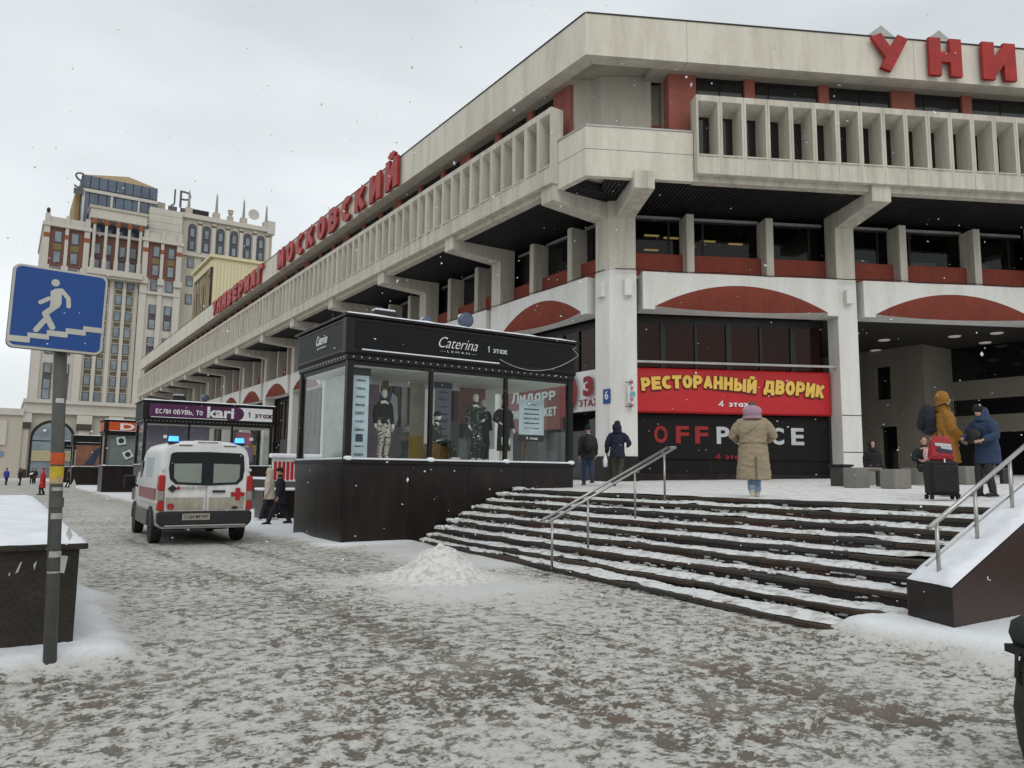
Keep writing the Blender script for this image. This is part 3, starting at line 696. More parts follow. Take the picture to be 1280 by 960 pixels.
def beam_mesh(hw, hl, zb, ztop, zt, dep, n=28):
    """white beam with an arched cut: front plane outline and returns"""
    mb = MB(); bot = zb-.12
    poly = [(-hw, bot), (-hw, ztop), (hw, ztop), (hw, bot)]
    arc = [(-hl+2*hl*i/n, zb+(zt-zb)*(1-(-1+2*i/n)**2)) for i in range(n+1)]
    front = [(x, 0, z) for x, z in arc]; up = [(x, 0, ztop) for x, z in arc]
    vs = front+up; fs = [(i, i+1, n+1+i+1, n+1+i) for i in range(n)]
    mb.add(vs, fs)
    mb.box(-hw, -hl, -dep, 0, bot, ztop); mb.box(hl, hw, -dep, 0, bot, ztop)
    mb.add([(-hl, 0, ztop), (hl, 0, ztop), (hl, -dep, ztop), (-hl, -dep, ztop)], [(0, 1, 2, 3)])
    # soffit strip and rear face
    mb.add([(-hl, 0, zb), (hl, 0, zb), (hl, -dep, bot), (-hl, -dep, bot)], [])
    rows = []
    sof = []
    for i in range(n+1):
        u = -1+2*i/n; sof.append([(hl*u, -.55*(1-u*u), zb-.002), (hl*u, -dep, bot)])
    mb.loft(sof, False, closed=False)
    mb.add([(-hl, -dep, bot), (hl, -dep, bot), (hl, -dep, ztop), (-hl, -dep, ztop)], [(0, 1, 2, 3)])
    return mb
def bracket_mesh():
    prof = [(.16, 11.55), (.16, 12.2), (-.36, 12.2), (-.36, 12.0), (-2.6, 12.0), (-2.6, 11.35), (-2.36, 11.35)]
    return MB().prism(prof, -.37, .37, 'x')
def column_mesh(): return MB().box(-.4, .4, -3.15, -2.35, 1.2, 9.3)
def column_head(): return MB().box(-.385, .385, -3.14, -2.365, 9.302, 11.99)
def pier_mesh(): return MB().prism([(-.15, -2.62), (.15, -2.62), (.15, -3.5), (-.15, -3.5)], 9.28, 11.72)

def facade(S, left):
    cols = [S.first+S.pitch*i for i in range(S.n+1) if S.first+S.pitch*i < S.tmax]
    # window boxes
    nm = int((S.tmax-.4-S.tpan)/S.mod)
    me = None
    for i in range(nm):
        t = S.tpan+i*S.mod; org = t if S.sg > 0 else t+S.mod
        if me is None:
            w0 = module_mesh(S.mod, -.18 if left else -.42).build('window_box', concrete, store, M=S.M(org)); bv(w0, .012)
            opening_pane(S.mod, -.18 if left else -.42).build('pane', dark_glass, w0); sill_mesh(S.mod).build('sill', concrete, w0); me = w0
        else: copy_part(me, store, M=S.M(org))
    # fascia beams per bay, parapet slabs, caps
    edges = [S.tpan]+[c for c in cols[1:]]+[S.tmax]
    for a, b in zip(edges[:-1], edges[1:]):
        S.box('fascia_beam', concrete, a+.004, b-.004, -.35, 0, 11.96, 12.148)
    jo = ([0, 2.35, 3.72] if left else [0, 3.72])+[c+1.65 for c in cols[1:]]+[S.tmax]
    jo = [j for j in jo if j <= S.tmax]
    for i, (a, b) in enumerate(zip(jo[:-1], jo[1:])):
        if b-a < .3: continue
        aa = a if i else 0.0
        p = MB().prism([(S.sg*(aa+(.006 if i else 0)), 0), (S.sg*(b-.006), 0), (S.sg*(b-.006), -.6), (S.sg*(aa+(.006 if i else .36)), -.6)], 16.4, 17.95)
        o = p.build('parapet_slab', parapet_m, store, M=S.F.copy())
        MB().box(S.sg*(aa+(.0 if i else .02)), S.sg*b, -.62, .03, 17.952, 18.0).build('metal_cap', frame_black, o)
    S.box('parapet_soffit', plaster, 2.6 if not left else 1.8, S.tmax, -.602, -1.6, 16.402, 16.6)
    # high strip windows with red piers behind the boxes
    D = -.95
    S.box('red_sill_band', red_pier, S.tpan+.9, S.tmax, D-.06, D+.05, 15.0, 15.26)
    S.box('upper_wall', plaster, S.tpan+.3, S.tmax, D-.9, D-.7, 12.2, 15.0)
    first_t = 3.3 if not left else 2.0
    k = 0; t = first_t
    step = S.pitch/3
    prev = None
    while t < S.tmax-1:
        wide = (k % 3 == 0); w = .95 if wide else .4
        if k == 0: S.box('red_pier', red_pier, t, t+1.05, D-.5, D+.1, 13.0, 16.4); te = t+1.05; ts = t
        else:
            ts, te = t, t+w; S.box('red_pier', red_pier, ts, te, D-.2, D+.1, 15.261, 16.4)
        if prev is not None:
            f = S.box('strip_window', frame_black, prev+.003, ts-.003, D-.12, D-.05, 15.262, 16.398)
            half = (prev+ts)/2 if k % 2 else prev+(ts-prev)*.22
            S.box('pane', dark_glass, prev+.08, half-.04, D-.045, D-.02, 15.33, 16.33, f); S.box('pane', dark_glass, half+.04, ts-.08, D-.045, D-.02, 15.33, 16.33, f)
        prev = te; k += 1; t = first_t+k*step
    # brackets and columns
    bm = None
    for i, t in enumerate(cols):
        if bm is None:
            bm = bracket_mesh().build('bracket', concrete, store, M=S.M(t)); bv(bm, .02)
            cm = None
        else:
            copy_part(bm, store, M=S.M(t))
        if i == 1:
            cm = column_mesh().build('column', white_paint, store, M=S.M(t)); bv(cm, .015); column_head().build('column_head', concrete, cm)
        elif i > 1: copy_part(cm, store, M=S.M(t))
    # black slatted soffit
    S.box('soffit_board', black_soffit, .9, S.tmax, -.352, -4.2, 12.06, 12.2)
    sl = MB(); t = 1.0
    tm = S.tmax if not left else 50
    while t < tm: sl.box(S.sg*t, S.sg*(t+.09), -.36, -4.1, 12.0, 12.058); t += .15
    stuff(sl.build('soffit_slats', black_soffit, store, M=S.F.copy()))
    # second floor: red spandrels, windows, fins
    pm0 = None
    for i, c in enumerate(cols):
        e = min(c+S.pitch, S.tmax)
        if e-c < 2: continue
        fins = [c+S.pitch*.3, c+S.pitch*.665]
        for f in fins:
            if f > S.tmax: continue
            if pm0 is None: pm0 = pier_mesh().build('window_fin', concrete, store, M=S.M(f)); bv(pm0, .01)
            else: copy_part(pm0, store, M=S.M(f))
        xs = [c+.4]+fins+[e-.4]
        for j, (a, b) in enumerate(zip(xs[:-1], xs[1:])):
            a2 = a+(.15 if j else 0); b2 = b-(.15 if j < 2 else 0)
            S.box('red_spandrel', red_render, a2+.003, b2-.003, -3.1, -3.5, 9.2, 10.22)
            w = S.box('window', frame_black, a2+.003, b2-.003, -3.40, -3.48, 11.62, 11.70)
            S.box('header', frame_alu, a2+.003, b2-.003, -3.3, -3.395, 11.70, 11.80, w)
            m = a2+(b2-a2)*(.22 if j % 2 else .78)
            S.box('mullion', frame_black, m-.04, m+.04, -3.38, -3.46, 10.222, 11.62, w)
            for q0, q1 in ((a2+.02, m-.05), (m+.05, b2-.02)):
                S.box('pane', window_glass if not left else dark_glass, q0, q1, -3.41, -3.43, 10.225, 11.618, w)
        # beam with red arch between the columns
        L0 = c+.62; R0 = e-.42 if e == c+S.pitch else e
        hw = (R0-L0)/2; mid = (L0+R0)/2; hl = hw*.88
        zb, ztop, zt = 7.95, 9.26, 8.85
        bo = beam_mesh(hw, hl, zb, ztop, zt, .85).build('arch_beam', white_paint, store, M=S.M(mid, -2.22))
        lens(hl, zb, zt).build('red_arch', red_render, bo, (0, -.004, 0), smooth=True)
        S.box('ledge', concrete, c+.45, e-.4, -2.22-.5, -3.2, 9.1, 9.195)
        # ground storey glazing
        if left or i == 0:
            g = S.box('shop_window', frame_black, c+.42, e-.42, -3.45, -3.55, 7.55, 7.85)
            for q in range(1, 6):
                tq = c+.42+(S.pitch-.84)*q/6; S.box('mullion', frame_black, tq-(.10 if q % 2 else .05), tq+(.10 if q % 2 else .05), -3.38, -3.52, 5.62 if not left else 4.4, 7.549, g)
            for q in range(6):
                ta = c+.42+(S.pitch-.84)*q/6; tb = ta+(S.pitch-.84)/6
                S.box('pane', brown_glass, ta+.06, tb-.06, -3.44, -3.46, 5.62 if not left else 4.4, 7.549, g)
            S.box('shop_back', shop_brown, c+.42, e-.42, -3.9, -4.0, 1.2, 8, g)
            S.box('shop_side', interior_m, c+.3, c+.42, -3.5, -5.2, 1.2, 8, g)
            if left:
                S.box('door_glass', dark_glass, c+.42, e-.42, -3.46, -3.5, 1.3, 4.38, g)
    # rooms behind second-floor windows
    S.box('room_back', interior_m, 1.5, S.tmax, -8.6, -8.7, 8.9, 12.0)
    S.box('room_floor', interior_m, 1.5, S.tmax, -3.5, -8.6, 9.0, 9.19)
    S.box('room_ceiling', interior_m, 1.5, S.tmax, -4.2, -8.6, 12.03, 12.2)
    return cols
colsL = facade(SL, True); colsR = facade(SR, False)
# fluorescent tubes in the lit room on the right-hand front
for t, d in ((3.6, -5.0), (4.5, -5.2), (5.6, -6.2), (6.2, -5.4), (6.7, -6.6), (7.5, -5.6), (6.0, -7.6), (4.2, -7.0)):
    SR.box('tube_lamp', lamp_yellow, t, t+.62, d, d-.09, 11.55, 11.61)
for t0, t1 in ((11.6, 12.6), (14.0, 15.6), (17.2, 18.0)): SR.box('white_blind', plaster, t0, t1, -3.62, -3.64, 10.23, 10.52)
# corner column, balcony and recess
cc = Matrix.Translation((-PX, -PY, 0))
ccol = MB().prism([(18.5, 22.33), (18.5, 21.62), (18.5, 21.52), (18.67, 21.36), (19.39, 21.0), (19.9, 22.0), (19.4, 22.6)], 1.2, 9.3).build('corner_column', white_paint, store, M=cc)
MB().prism([(18.515, 22.32), (18.515, 21.63), (18.515, 21.53), (18.68, 21.375), (19.38, 21.015), (19.88, 22.0), (19.4, 22.58)], 9.302, 11.99).build('column_head', concrete, ccol)
MB().box(18.30, 18.5, 21.72, 22.04, 8.3, 8.9).build('lamp_box', white_paint, store, M=cc, bevel=.02)
SR.box('lamp_box', white_paint, 1.95, 2.25, -2.35, -2.12, 8.3, 8.95, bevel=.02)
SR.box('lamp_box', white_paint, colsR[1]-.15, colsR[1]+.14, -2.35, -2.1, 8.3, 8.85, bevel=.02)
for S, te in ((SL, 1.60), (SR, 3.88)):
    for z0, z1, nm in ((12.945, 13.76, 'balcony_parapet'), (11.96, 12.925, 'balcony_parapet')):
        MB().prism([(0, 0), (S.sg*te, 0), (S.sg*te, -.25), (S.sg*.15, -.25)], z0, z1).build(nm, parapet_m, store, M=S.F.copy())
    MB().prism([(0, .03), (S.sg*te, .03), (S.sg*te, -.28), (S.sg*.15, -.28)], 13.762, 13.82).build('balcony_coping', frame_alu, store, M=S.F.copy())
    MB().prism([(0, -.012), (S.sg*te, -.012), (S.sg*te, -.25), (S.sg*.15, -.25)], 12.925, 12.945).build('joint_strip', frame_black, store, M=S.F.copy())
def w2(S, t, d): v = S.world(t, d, 0); return (v.x, v.y)
MB().prism([w2(SL, 1.5, -.3), (PX+.3, PY+.35), w2(SR, 3.8, -.3), w2(SR, 3.8, -4), w2(SL, 1.5, -4)], 12.3, 12.5).build('balcony_floor', concrete, store, M=cc)
# recess wall: faceted around the corner
rec = [w2(SL, 3.2, -1.0), w2(SL, 1.9, -1.0), w2(SL, 1.55, -1.55), w2(SR, 1.0, -1.75), w2(SR, 2.85, -1.55), w2(SR, 2.85, -2.1), w2(SR, 3.32, -2.1), w2(SR, 3.32, -1.0), w2(SR, 4.2, -1.0), w2(SR, 4.2, -5), w2(SL, 3.2, -5)]
MB().prism(rec, 12.5, 16.6).build('recess_wall', plaster, store, M=cc)
MB().prism([w2(SL, 2.2, -.3), (PX+.2, PY+.3), w2(SR, 3.0, -.3), w2(SR, 3.0, -3), w2(SL, 2.2, -3)], 16.61, 16.7).build('corner_soffit', plaster, store, M=cc)
SR.box('balcony_door', frame_alu, 2.87, 3.3, -2.03, -2.095, 12.5, 14.75); SR.box('pane', dark_glass, 2.93, 3.16, -2.0, -2.028, 13.0, 14.6)
SR.box('door_canopy', red_pier, 2.86, 3.3, -1.9, -2.09, 14.76, 14.86)
# roof, rear body and end wall
MB().prism([w2(SL, .4, -.5), w2(SR, .4, -.5), w2(SR, SR.tmax, -.5), w2(SR, SR.tmax, -30), (60, 60), (60, 124), w2(SL, SL.tmax, -.5)], 17.2, 17.5).build('roof_deck', plaster, store, M=cc)
MB().prism([w2(SL, 3.5, -9), w2(SR, 26, -14), (60, 60), (60, 123), w2(SL, SL.tmax-.5, -9)], 12.3, 17.15).build('upper_storey_core', plaster, store, M=cc)
SL.box('end_wall', concrete, SL.tmax, SL.tmax+.3, -.6, -30, .5, 17.4)
SR.box('end_wall', concrete, SR.tmax, SR.tmax+.3, -.6, -30, .5, 17.4)
for t in (11.75, 14.15):        # glazed ridge lights peeping over the parapet
    v = 1.6
    MB().prism([(-v, 17.7), (0, 18.95), (v, 17.7)], -2.2, -.75, 'y').build('ridge_skylight', frame_alu, store, M=SR.M(t))
for S, a, b in ((SL, 1.6, 30), (SR, 1.6, 26)):       # thin cable strung along the top of the arches
    pts = [(S.sg*(a+(b-a)*i/24), -2.19, 9.3+.03*sin(i*1.9)) for i in range(25)]
    MB().tube(pts, .02, 5).build('cable', frame_black, store, M=S.F.copy(), smooth=True)
# bay with the restaurant sign: black shop wall, rail, plinth
c0, c1 = colsR[0], colsR[1]
bw = SR.box('shop_wall', black_wall, c0+.42, c1-.42, -3.3, -3.5, 1.75, 5.6)
SR.box('seam', frame_black, (c0+c1)/2-.9, (c0+c1)/2-.87, -3.285, -3.299, 1.76, 5.5, bw)
SR.box('plinth', granite_dark, c0+.42, c1-.42, -3.2, -3.45, 1.25, 1.748)
SR.box('white_rail', frame_alu, c0+.42, c1+.2, -2.55, -2.66, 5.86, 5.94)
for S, c in ((SL, colsL[1]), (SR, colsR[1]), (SR, colsR[2])):
    S.box('column_plinth', granite_dark, c-.43, c+.43, -2.32, -3.18, 1.25, 1.36 if c != colsR[1] else 1.30)
MB().prism([(18.47, 22.36), (18.47, 21.5), (18.64, 21.33), (19.40, 20.965), (19.94, 22.02), (19.42, 22.66)], 1.25, 2.35).build('column_plinth', granite_dark, store, M=cc)
for z in (4.0, 2.6): SR.box('groove', frame_black, c1-.402, c1+.402, -2.343, -2.352, z, z+.03)
# open portico in the second bay: ceiling with round lamps, inner block
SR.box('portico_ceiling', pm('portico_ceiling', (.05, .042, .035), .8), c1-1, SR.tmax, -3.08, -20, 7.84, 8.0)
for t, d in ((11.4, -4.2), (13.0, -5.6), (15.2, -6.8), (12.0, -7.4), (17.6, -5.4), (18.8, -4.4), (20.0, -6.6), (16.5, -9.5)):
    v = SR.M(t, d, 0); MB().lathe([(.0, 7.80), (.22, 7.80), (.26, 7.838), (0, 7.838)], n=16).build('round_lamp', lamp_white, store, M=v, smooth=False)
BX, BY = 35.2, 18.9
portico_shaded_m = two_layer('portico_shaded_render', (.24, .22, .18), (.17, .15, .125), amount=.5, speck=.06)  # darker copy of the plaster, the portico's shade put into its colour
def inner_wall():
    plaster = portico_shaded_m
    # -X face with two openings, built from slabs
    zt = 7.838; x = BX
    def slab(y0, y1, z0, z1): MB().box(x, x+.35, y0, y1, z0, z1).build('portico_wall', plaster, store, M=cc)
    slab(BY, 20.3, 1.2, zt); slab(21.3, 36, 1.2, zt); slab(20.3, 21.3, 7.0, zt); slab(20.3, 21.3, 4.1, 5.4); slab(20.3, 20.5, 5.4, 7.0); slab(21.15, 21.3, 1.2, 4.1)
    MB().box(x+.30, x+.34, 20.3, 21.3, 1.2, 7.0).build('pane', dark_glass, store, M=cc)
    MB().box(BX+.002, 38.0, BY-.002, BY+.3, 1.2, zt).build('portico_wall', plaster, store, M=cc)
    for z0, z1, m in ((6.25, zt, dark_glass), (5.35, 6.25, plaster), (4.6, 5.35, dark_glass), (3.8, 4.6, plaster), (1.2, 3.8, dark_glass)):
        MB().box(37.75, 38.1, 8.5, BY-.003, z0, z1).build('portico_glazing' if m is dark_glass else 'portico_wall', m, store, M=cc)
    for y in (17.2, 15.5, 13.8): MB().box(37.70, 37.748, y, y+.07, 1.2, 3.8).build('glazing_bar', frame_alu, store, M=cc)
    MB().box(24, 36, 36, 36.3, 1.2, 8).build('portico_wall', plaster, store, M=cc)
inner_wall()

# ------------------------------------------------------------------ signs on the store
def letter_sign(name, label, S, text, t_list, zc, h, d, wid=None, offs=.035, mats=None, sizes=None, depth=.16, tilt=None, dz=None, back=None):
    """free letters: t_list gives the centre of each letter along the facade"""
    o = empty(name, tuple(S.world(t_list[0], d, zc)), label, 'sign')
    base = o.location.copy()
    for i, ch in enumerate(text):
        if ch == ' ': continue
        hh = h*(1.36 if ch == 'Й' else 1); zz = zc+(dz[i] if dz else 0)+(h*.18 if ch == 'Й' else 0)
        me = lettering(ch, wid[i], hh, .265, .14)
        p = S.world(t_list[i], d, zz)-base
        up = Vector((0, 0, 1)); right = -S.F.col[0].xyz*1.0
        right = Vector((S.F[0][0], S.F[1][0], 0)); right = -right
        if tilt: right = (right*cos(tilt[i])+up*sin(tilt[i])); up = right.cross(Vector((S.F[0][1], S.F[1][1], 0))).normalized()*-1
        n = right.cross(up)
        if n.dot(Vector((S.F[0][1], S.F[1][1], 0))) < 0: up = -up
        link('letter', me, mats or letter_red, o, M=face_matrix(p, right, up))
    return o
def even(t0, t1, n): return [t0+(t1-t0)*i/(n-1) for i in range(n)]
letter_sign('rooftop_sign', 'red letters along the long side parapet spelling two words ending in Й', SL, 'УНИВЕРМАГ МОСКОВСКИЙ',
            even(56.0, 40.4, 9)+[38.]+even(35.0, 15.8, 10), 17.12, 1.5, .12, wid=[1.45]*9+[0]+[1.5]*10, offs=.045)
letter_sign('rooftop_sign', 'three large red letters on the short front parapet above the portico', SR, 'УНИ', [11.4, 13.6, 15.78], 17.24, 1.48, .12, wid=[1.45, 1.3, 1.36], offs=.05)

def flat_sign(name, label, S, t0, t1, d, z0, z1, mat, thick=.12, bevel=.02, cat='sign'):
    tm, zm = (t0+t1)/2, (z0+z1)/2
    o = empty(name, tuple(S.world(tm, d, zm)), label, cat)
    M = Matrix.Translation(Vector((PX, PY, 0))-o.location) @ S.F
    MB().box(S.sg*t0, S.sg*t1, d-thick, d, z0, z1).build('sign_board', mat, o, M=M, bevel=bevel)
    def put(text, t, z, w, h, m, nm='lettering', offs=.0, dep=.012, tilt=0., lift=.013, spacing=1., T=.19):
        me = lettering(text, w, h, T, .02, offs, spacing=spacing)
        right = -Vector((S.F[0][0], S.F[1][0], 0)); up = Vector((0, 0, 1))
        r2 = right*cos(tilt)+up*sin(tilt); u2 = up*cos(tilt)-right*sin(tilt)
        p = S.world(t, d+lift, z)-o.location
        return link(nm, me, m, o, M=face_matrix(p, r2, u2))
    return o, put
# restaurant sign: board spans the bay
ra, rb = c0+.42, c1-.46
o, put = flat_sign('restaurant_sign', 'red restaurant sign board with arched yellow lettering above the black shop wall', SR, ra, rb, -2.95, 4.02, 5.72, sign_red, .3, .06)
outline = pm('letter_outline', (.12, .015, .01), .6)
tw = rb-ra
word = 'РЕСТОРАННЫЙ ДВОРИК'
wdt = {'Ы': 1.25, 'Д': 1.15, 'О': 1.0, 'Й': 1.0, ' ': .55}
tot = sum(wdt.get(c, .95) for c in word); cur = 0
for ch in word:
    w = wdt.get(ch, .95); u = (cur+w/2)/tot; cur += w
    if ch == ' ': continue
    t = ra+tw*(.035+.93*u)
    if u < .62: q = (u-.31)/.31; zc = 5.06+.16*(1-q*q)-.0; ti = -.13*q*.8; hh = .50
    else: q = (u-.82)/.18; zc = 5.06-.07*q-.05*q*q; ti = -.12-.05*q; hh = .56
    hh2 = hh*(1.34 if ch == 'Й' else 1); zc2 = zc+(hh*.17 if ch == 'Й' else 0)+(-hh*.05 if ch == 'Д' else 0)
    wl = tw*.93*w/tot
    put(ch, t, zc2-.015, wl*1.0, hh2+.07, outline, 'letter_outline', tilt=ti, lift=.012, T=.36)
    put(ch, t, zc2+.005, wl*.90, hh2, letter_yellow, 'letter', tilt=ti, lift=.040, T=.27)
put('4 этаж', ra+tw*.5, 4.42, 1.30, .26, letter_white, offs=.03)
o, put = flat_sign('shop_wall_sign', 'dark wall lettering in red and white under the red sign board', SR, c0+.46, c1-.5, -3.24, 2.3, 3.98, black_wall, .05, .0)
for i, (ch, px) in enumerate(zip('OFFPRICE', (826, 853, 877, 904, 929, 951, 972, 997))):
    t, z_ = SR.t_at(px, 544, -3.22)
    put(ch, t, 3.22, .13 if ch == 'I' else .52, .66, offprice_red if i < 3 else letter_grey, 'letter', .03)
put('4 этаж', c0+tw*.5+.35, 2.42, 1.25, .24, offprice_red, offs=.03)
# side front: white sign with dark red disc, brown hypermarket sign, red sign farther on
o, put = flat_sign('third_floor_sign', 'white sign with dark red disc beside the corner column', SL, 2.5, 6.3, -2.75, 4.15, 5.75, letter_white, .2)
red_dark = pm('dark_red', (.25, .012, .02), .5)
put('3', 3.25, 5.1, .62, .8, red_dark, 'digit', .06); put('ЭТАЖ', 3.15, 4.45, 1.3, .32, red_dark, offs=.05)
disc = MB().prism([(cos(2*pi*i/40), sin(2*pi*i/40)) for i in range(40)], 0, .03)
disc.build('disc', red_dark, o, M=face_matrix(SL.world(4.95, -2.735, 4.95)-o.location, (0, -1, 0), (0, 0, 1)))
o.children[-1].scale = (1.05, 1.05, 1)
brown_sign = pm('brown_sign', (.20, .055, .045), .6)
o, put = flat_sign('hypermarket_sign', 'brownish red hypermarket sign seen through the near pavilion glass', SL, 5.0, 11.6, -2.68, 3.5, 5.55, brown_sign, .2)
put('Лидарр', 6.9, 4.95, 3.3, .6, letter_grey); put('гипермаркет', 6.9, 4.25, 3.4, .42, letter_grey)
o, put = flat_sign('shop_sign', 'bright red shop sign under the arches between the two nearest pavilions', SL, 26.5, 31, -2.9, 4.3, 5.9, pm('shop_red', (.35, .02, .03), .5), .2)
put('МКС', 27.6, 5.2, 1.1, .4, letter_white, offs=.03)
# house number plate and small hanging sign on the corner column
o = empty('house_number_plate', (18.47, 21.66, 4.55), 'small blue house number plate on the corner column', 'plate')
MB().box(0, .025, -.2, .2, -.27, .27).build('plate', sign_blue, o)
link('number', fit_text(text_mesh('6', 1, .004, .01), None, .32), letter_white, o, M=face_matrix((-.004, 0, .04), (0, -1, 0), (0, 0, 1)))
hp = SR.world(2.18, -2.15, 4.6)
o = empty('hanging_sign', tuple(hp), 'small pink and white sign on a metal arm at the corner column', 'sign', rz=-radians(26.5))
MB().box(-.02, .02, -.14, .14, -.58, .58).build('board', letter_white, o)
pk = pm('pink_stripe', (.55, .16, .20), .6)
for z in (-.42, -.2, .22, .44): MB().box(-.024, .024, -.141, .141, z-.06, z+.06).build('stripe', pk, o)
MB().box(-.15, .15, -.02, .02, -.3, .3).build('side_panel', letter_white, o); MB().lathe([(0, 0), (.10, 0), (.10, .03), (0, .03)]).build('roundel', pm('teal', (.15, .4, .38)), o, M=face_matrix((0, -.145, 0), (1, 0, 0), (0, 0, 1)))
for z in (-.45, .45): MB().tube([(-.25, 0, z), (.02, 0, z)], .015, 6).build('arm', frame_black, o)

# ------------------------------------------------------------------ display pavilions
def pavilion(label, X0, X1, Y0, Y1, ztop=5.33, npanes=3, detail=True, zsill=1.98):
    o = empty('display_pavilion', (X0, Y0, 0), label, 'kiosk'); W, D = X1-X0, Y1-Y0
    zg0, zg1 = zsill, 4.14
    # granite base panels
    n = max(2, int(W/1.6))
    for i in range(n):
        MB().box(W*i/n+.004, W*(i+1)/n-.004, -.0, .06, 0, zg0-.12).build('granite_panel', granite_dark, o)
    for i in range(2):
        a = .07+(D-.07)*i/2; b = .07+(D-.07)*(i+1)/2
        MB().box(0, .06, a+.004, b-.004, 0, zg0-.12).build('granite_panel', granite_dark, o)
    MB().box(.06, W, .06, D, 0, zg0-.125).build('base_core', granite_dark, o)
    MB().box(-.05, W+.05, -.05, D+.02, zg0-.118, zg0-.02).build('sill', kiosk_black, o, bevel=.01)
    sn = MB(); rnd = random.Random(int(Y0))
    sn.box(.15, W-.1, -.045, .05, zg0-.018, zg0+.022)
    for i in range(npanes+1):
        r = rnd.uniform(.05, .09); sn.ell((max(.08, min(W-.08, W*i/npanes)), -.01, zg0), (r*1.8, .06, r), 8, 6)
    sn.box(-.045, .05, .15, D-.1, zg0-.018, zg0+.02)
    sn.build('snow_on_sill', snow_clean, o, smooth=False)
    # floor, ceiling
    MB().box(.08, W-.06, .08, D-.06, zg0-.1, zg0-.01).build('display_floor', kiosk_wood, o)
    MB().box(.10, W-.10, .10, D-.10, zg1-.01, zg1+.018).build('ceiling', kiosk_ceiling, o)
    # posts and glass
    for x, y in ((0, 0), (W-.16, 0), (0, D-.16), (W-.16, D-.16)):
        MB().box(x, x+.16, y, y+.16, zg0-.019, zg1+.12).build('corner_post', kiosk_black, o, bevel=.008)
    for i in range(1, npanes):
        x = W*i/npanes; MB().box(x-.045, x+.045, .02, .12, zg0-.019, zg1+.02).build('mullion', kiosk_black, o)
        MB().box(x-.045, x+.045, D-.12, D-.02, zg0-.019, zg1+.02).build('mullion', kiosk_black, o)
    for i in range(npanes):
        a = W*i/npanes+(.16 if i == 0 else .045); b = W*(i+1)/npanes-(.16 if i == npanes-1 else .045)
        MB().box(a, b, .06, .072, zg0-.019, zg1+.019).build('pane', clear_glass, o)
        MB().box(a, b, D-.072, D-.06, zg0-.019, zg1+.019).build('pane', clear_glass, o)
    for x in (.06, W-.072): MB().box(x, x+.012, .16, D-.16, zg0-.019, zg1+.019).build('pane', clear_glass, o)
    # header with row of bulbs, sign band, roof
    MB().box(-.03, W+.03, -.03, D+.03, zg1+.121, zg1+.26).build('header', kiosk_black, o, bevel=.01)
    MB().box(.03, W-.03, .03, D-.03, zg1+.02, zg1+.12).build('lintel', kiosk_black, o)
    if detail:
        b = MB()
        for i in range(int(W/.2)): b.ell((.12+i*.2, -.045, zg1+.19), (.022, .022, .022), 6, 4)
        for i in range(int(D/.2)): b.ell((-.045, .12+i*.2, zg1+.19), (.022, .022, .022), 6, 4)
        stuff(b.build('bulb_row', letter_grey, o))
    MB().box(-.06, W+.06, -.06, D+.06, zg1+.261, ztop-.06).build('sign_band', kiosk_black, o, bevel=.015)
    zs0, zs1 = zg1+.36, ztop-.15
    for nm, b in (('frame_strip', (.12, W-.06, -.1, -.062, zs0-.06, zs0)), ('frame_strip', (.12, W-.06, -.1, -.062, zs1, zs1+.05)),
                  ('frame_strip', (-.1, -.062, .05, D-.05, zs0-.06, zs0)), ('frame_strip', (-.1, -.062, .05, D-.05, zs1, zs1+.05)), ('corner_strip', (-.105, .119, -.105, -.06, zg1+.265, ztop-.08)), ('corner_strip', (-.105, -.06, -.058, .12, zg1+.265, ztop-.08))):
        MB().box(*b).build(nm, kiosk_black, o, bevel=.006)
    fr = MB().box(.3, W*.62, -.10, -.07, zs0+.001, zs0+.03); fr.build('snow_on_frame', snow_clean, o)
    MB().box(-.14, W+.14, -.14, D+.14, ztop-.059, ztop).build('roof', kiosk_black, o, bevel=.01)
    def fn(x, y):
        e = min(x+.14, W+.14-x, y+.14, D+.14-y); return ztop+.004+.06*sqrt(max(0, min(1, e/.12)))*(1+.4*nz3(x+X0, y+Y0, 0, 1.5))
    stuff(hf('snow_on_roof', lin(-.14, W+.14, 60), lin(-.14, D+.14, 24), fn, snow_clean, o))
    board = MB().box(.13, W-.07, -.085, -.062, zs0+.002, zs1-.002).build('sign_board', kiosk_sign, o)
    sb = MB().box(-.085, -.062, .13, D-.1, zs0+.002, zs1-.002).build('sign_board', kiosk_sign, o)
    def put(text, x, z, w, h, m=letter_white, offs=0., side=False, shear=0., nm='lettering', y=None, spacing=1.):
        me = lettering(text, w, h, .17, .02, offs, shear, spacing)
        if side: return link(nm, me, m, o, M=face_matrix((-.096, x, z), (0, -1, 0), (0, 0, 1)))
        return link(nm, me, m, o, M=face_matrix((x, -.096 if y is None else y, z), (1, 0, 0), (0, 0, 1)))
    return o, put, W, D, zs0, zs1

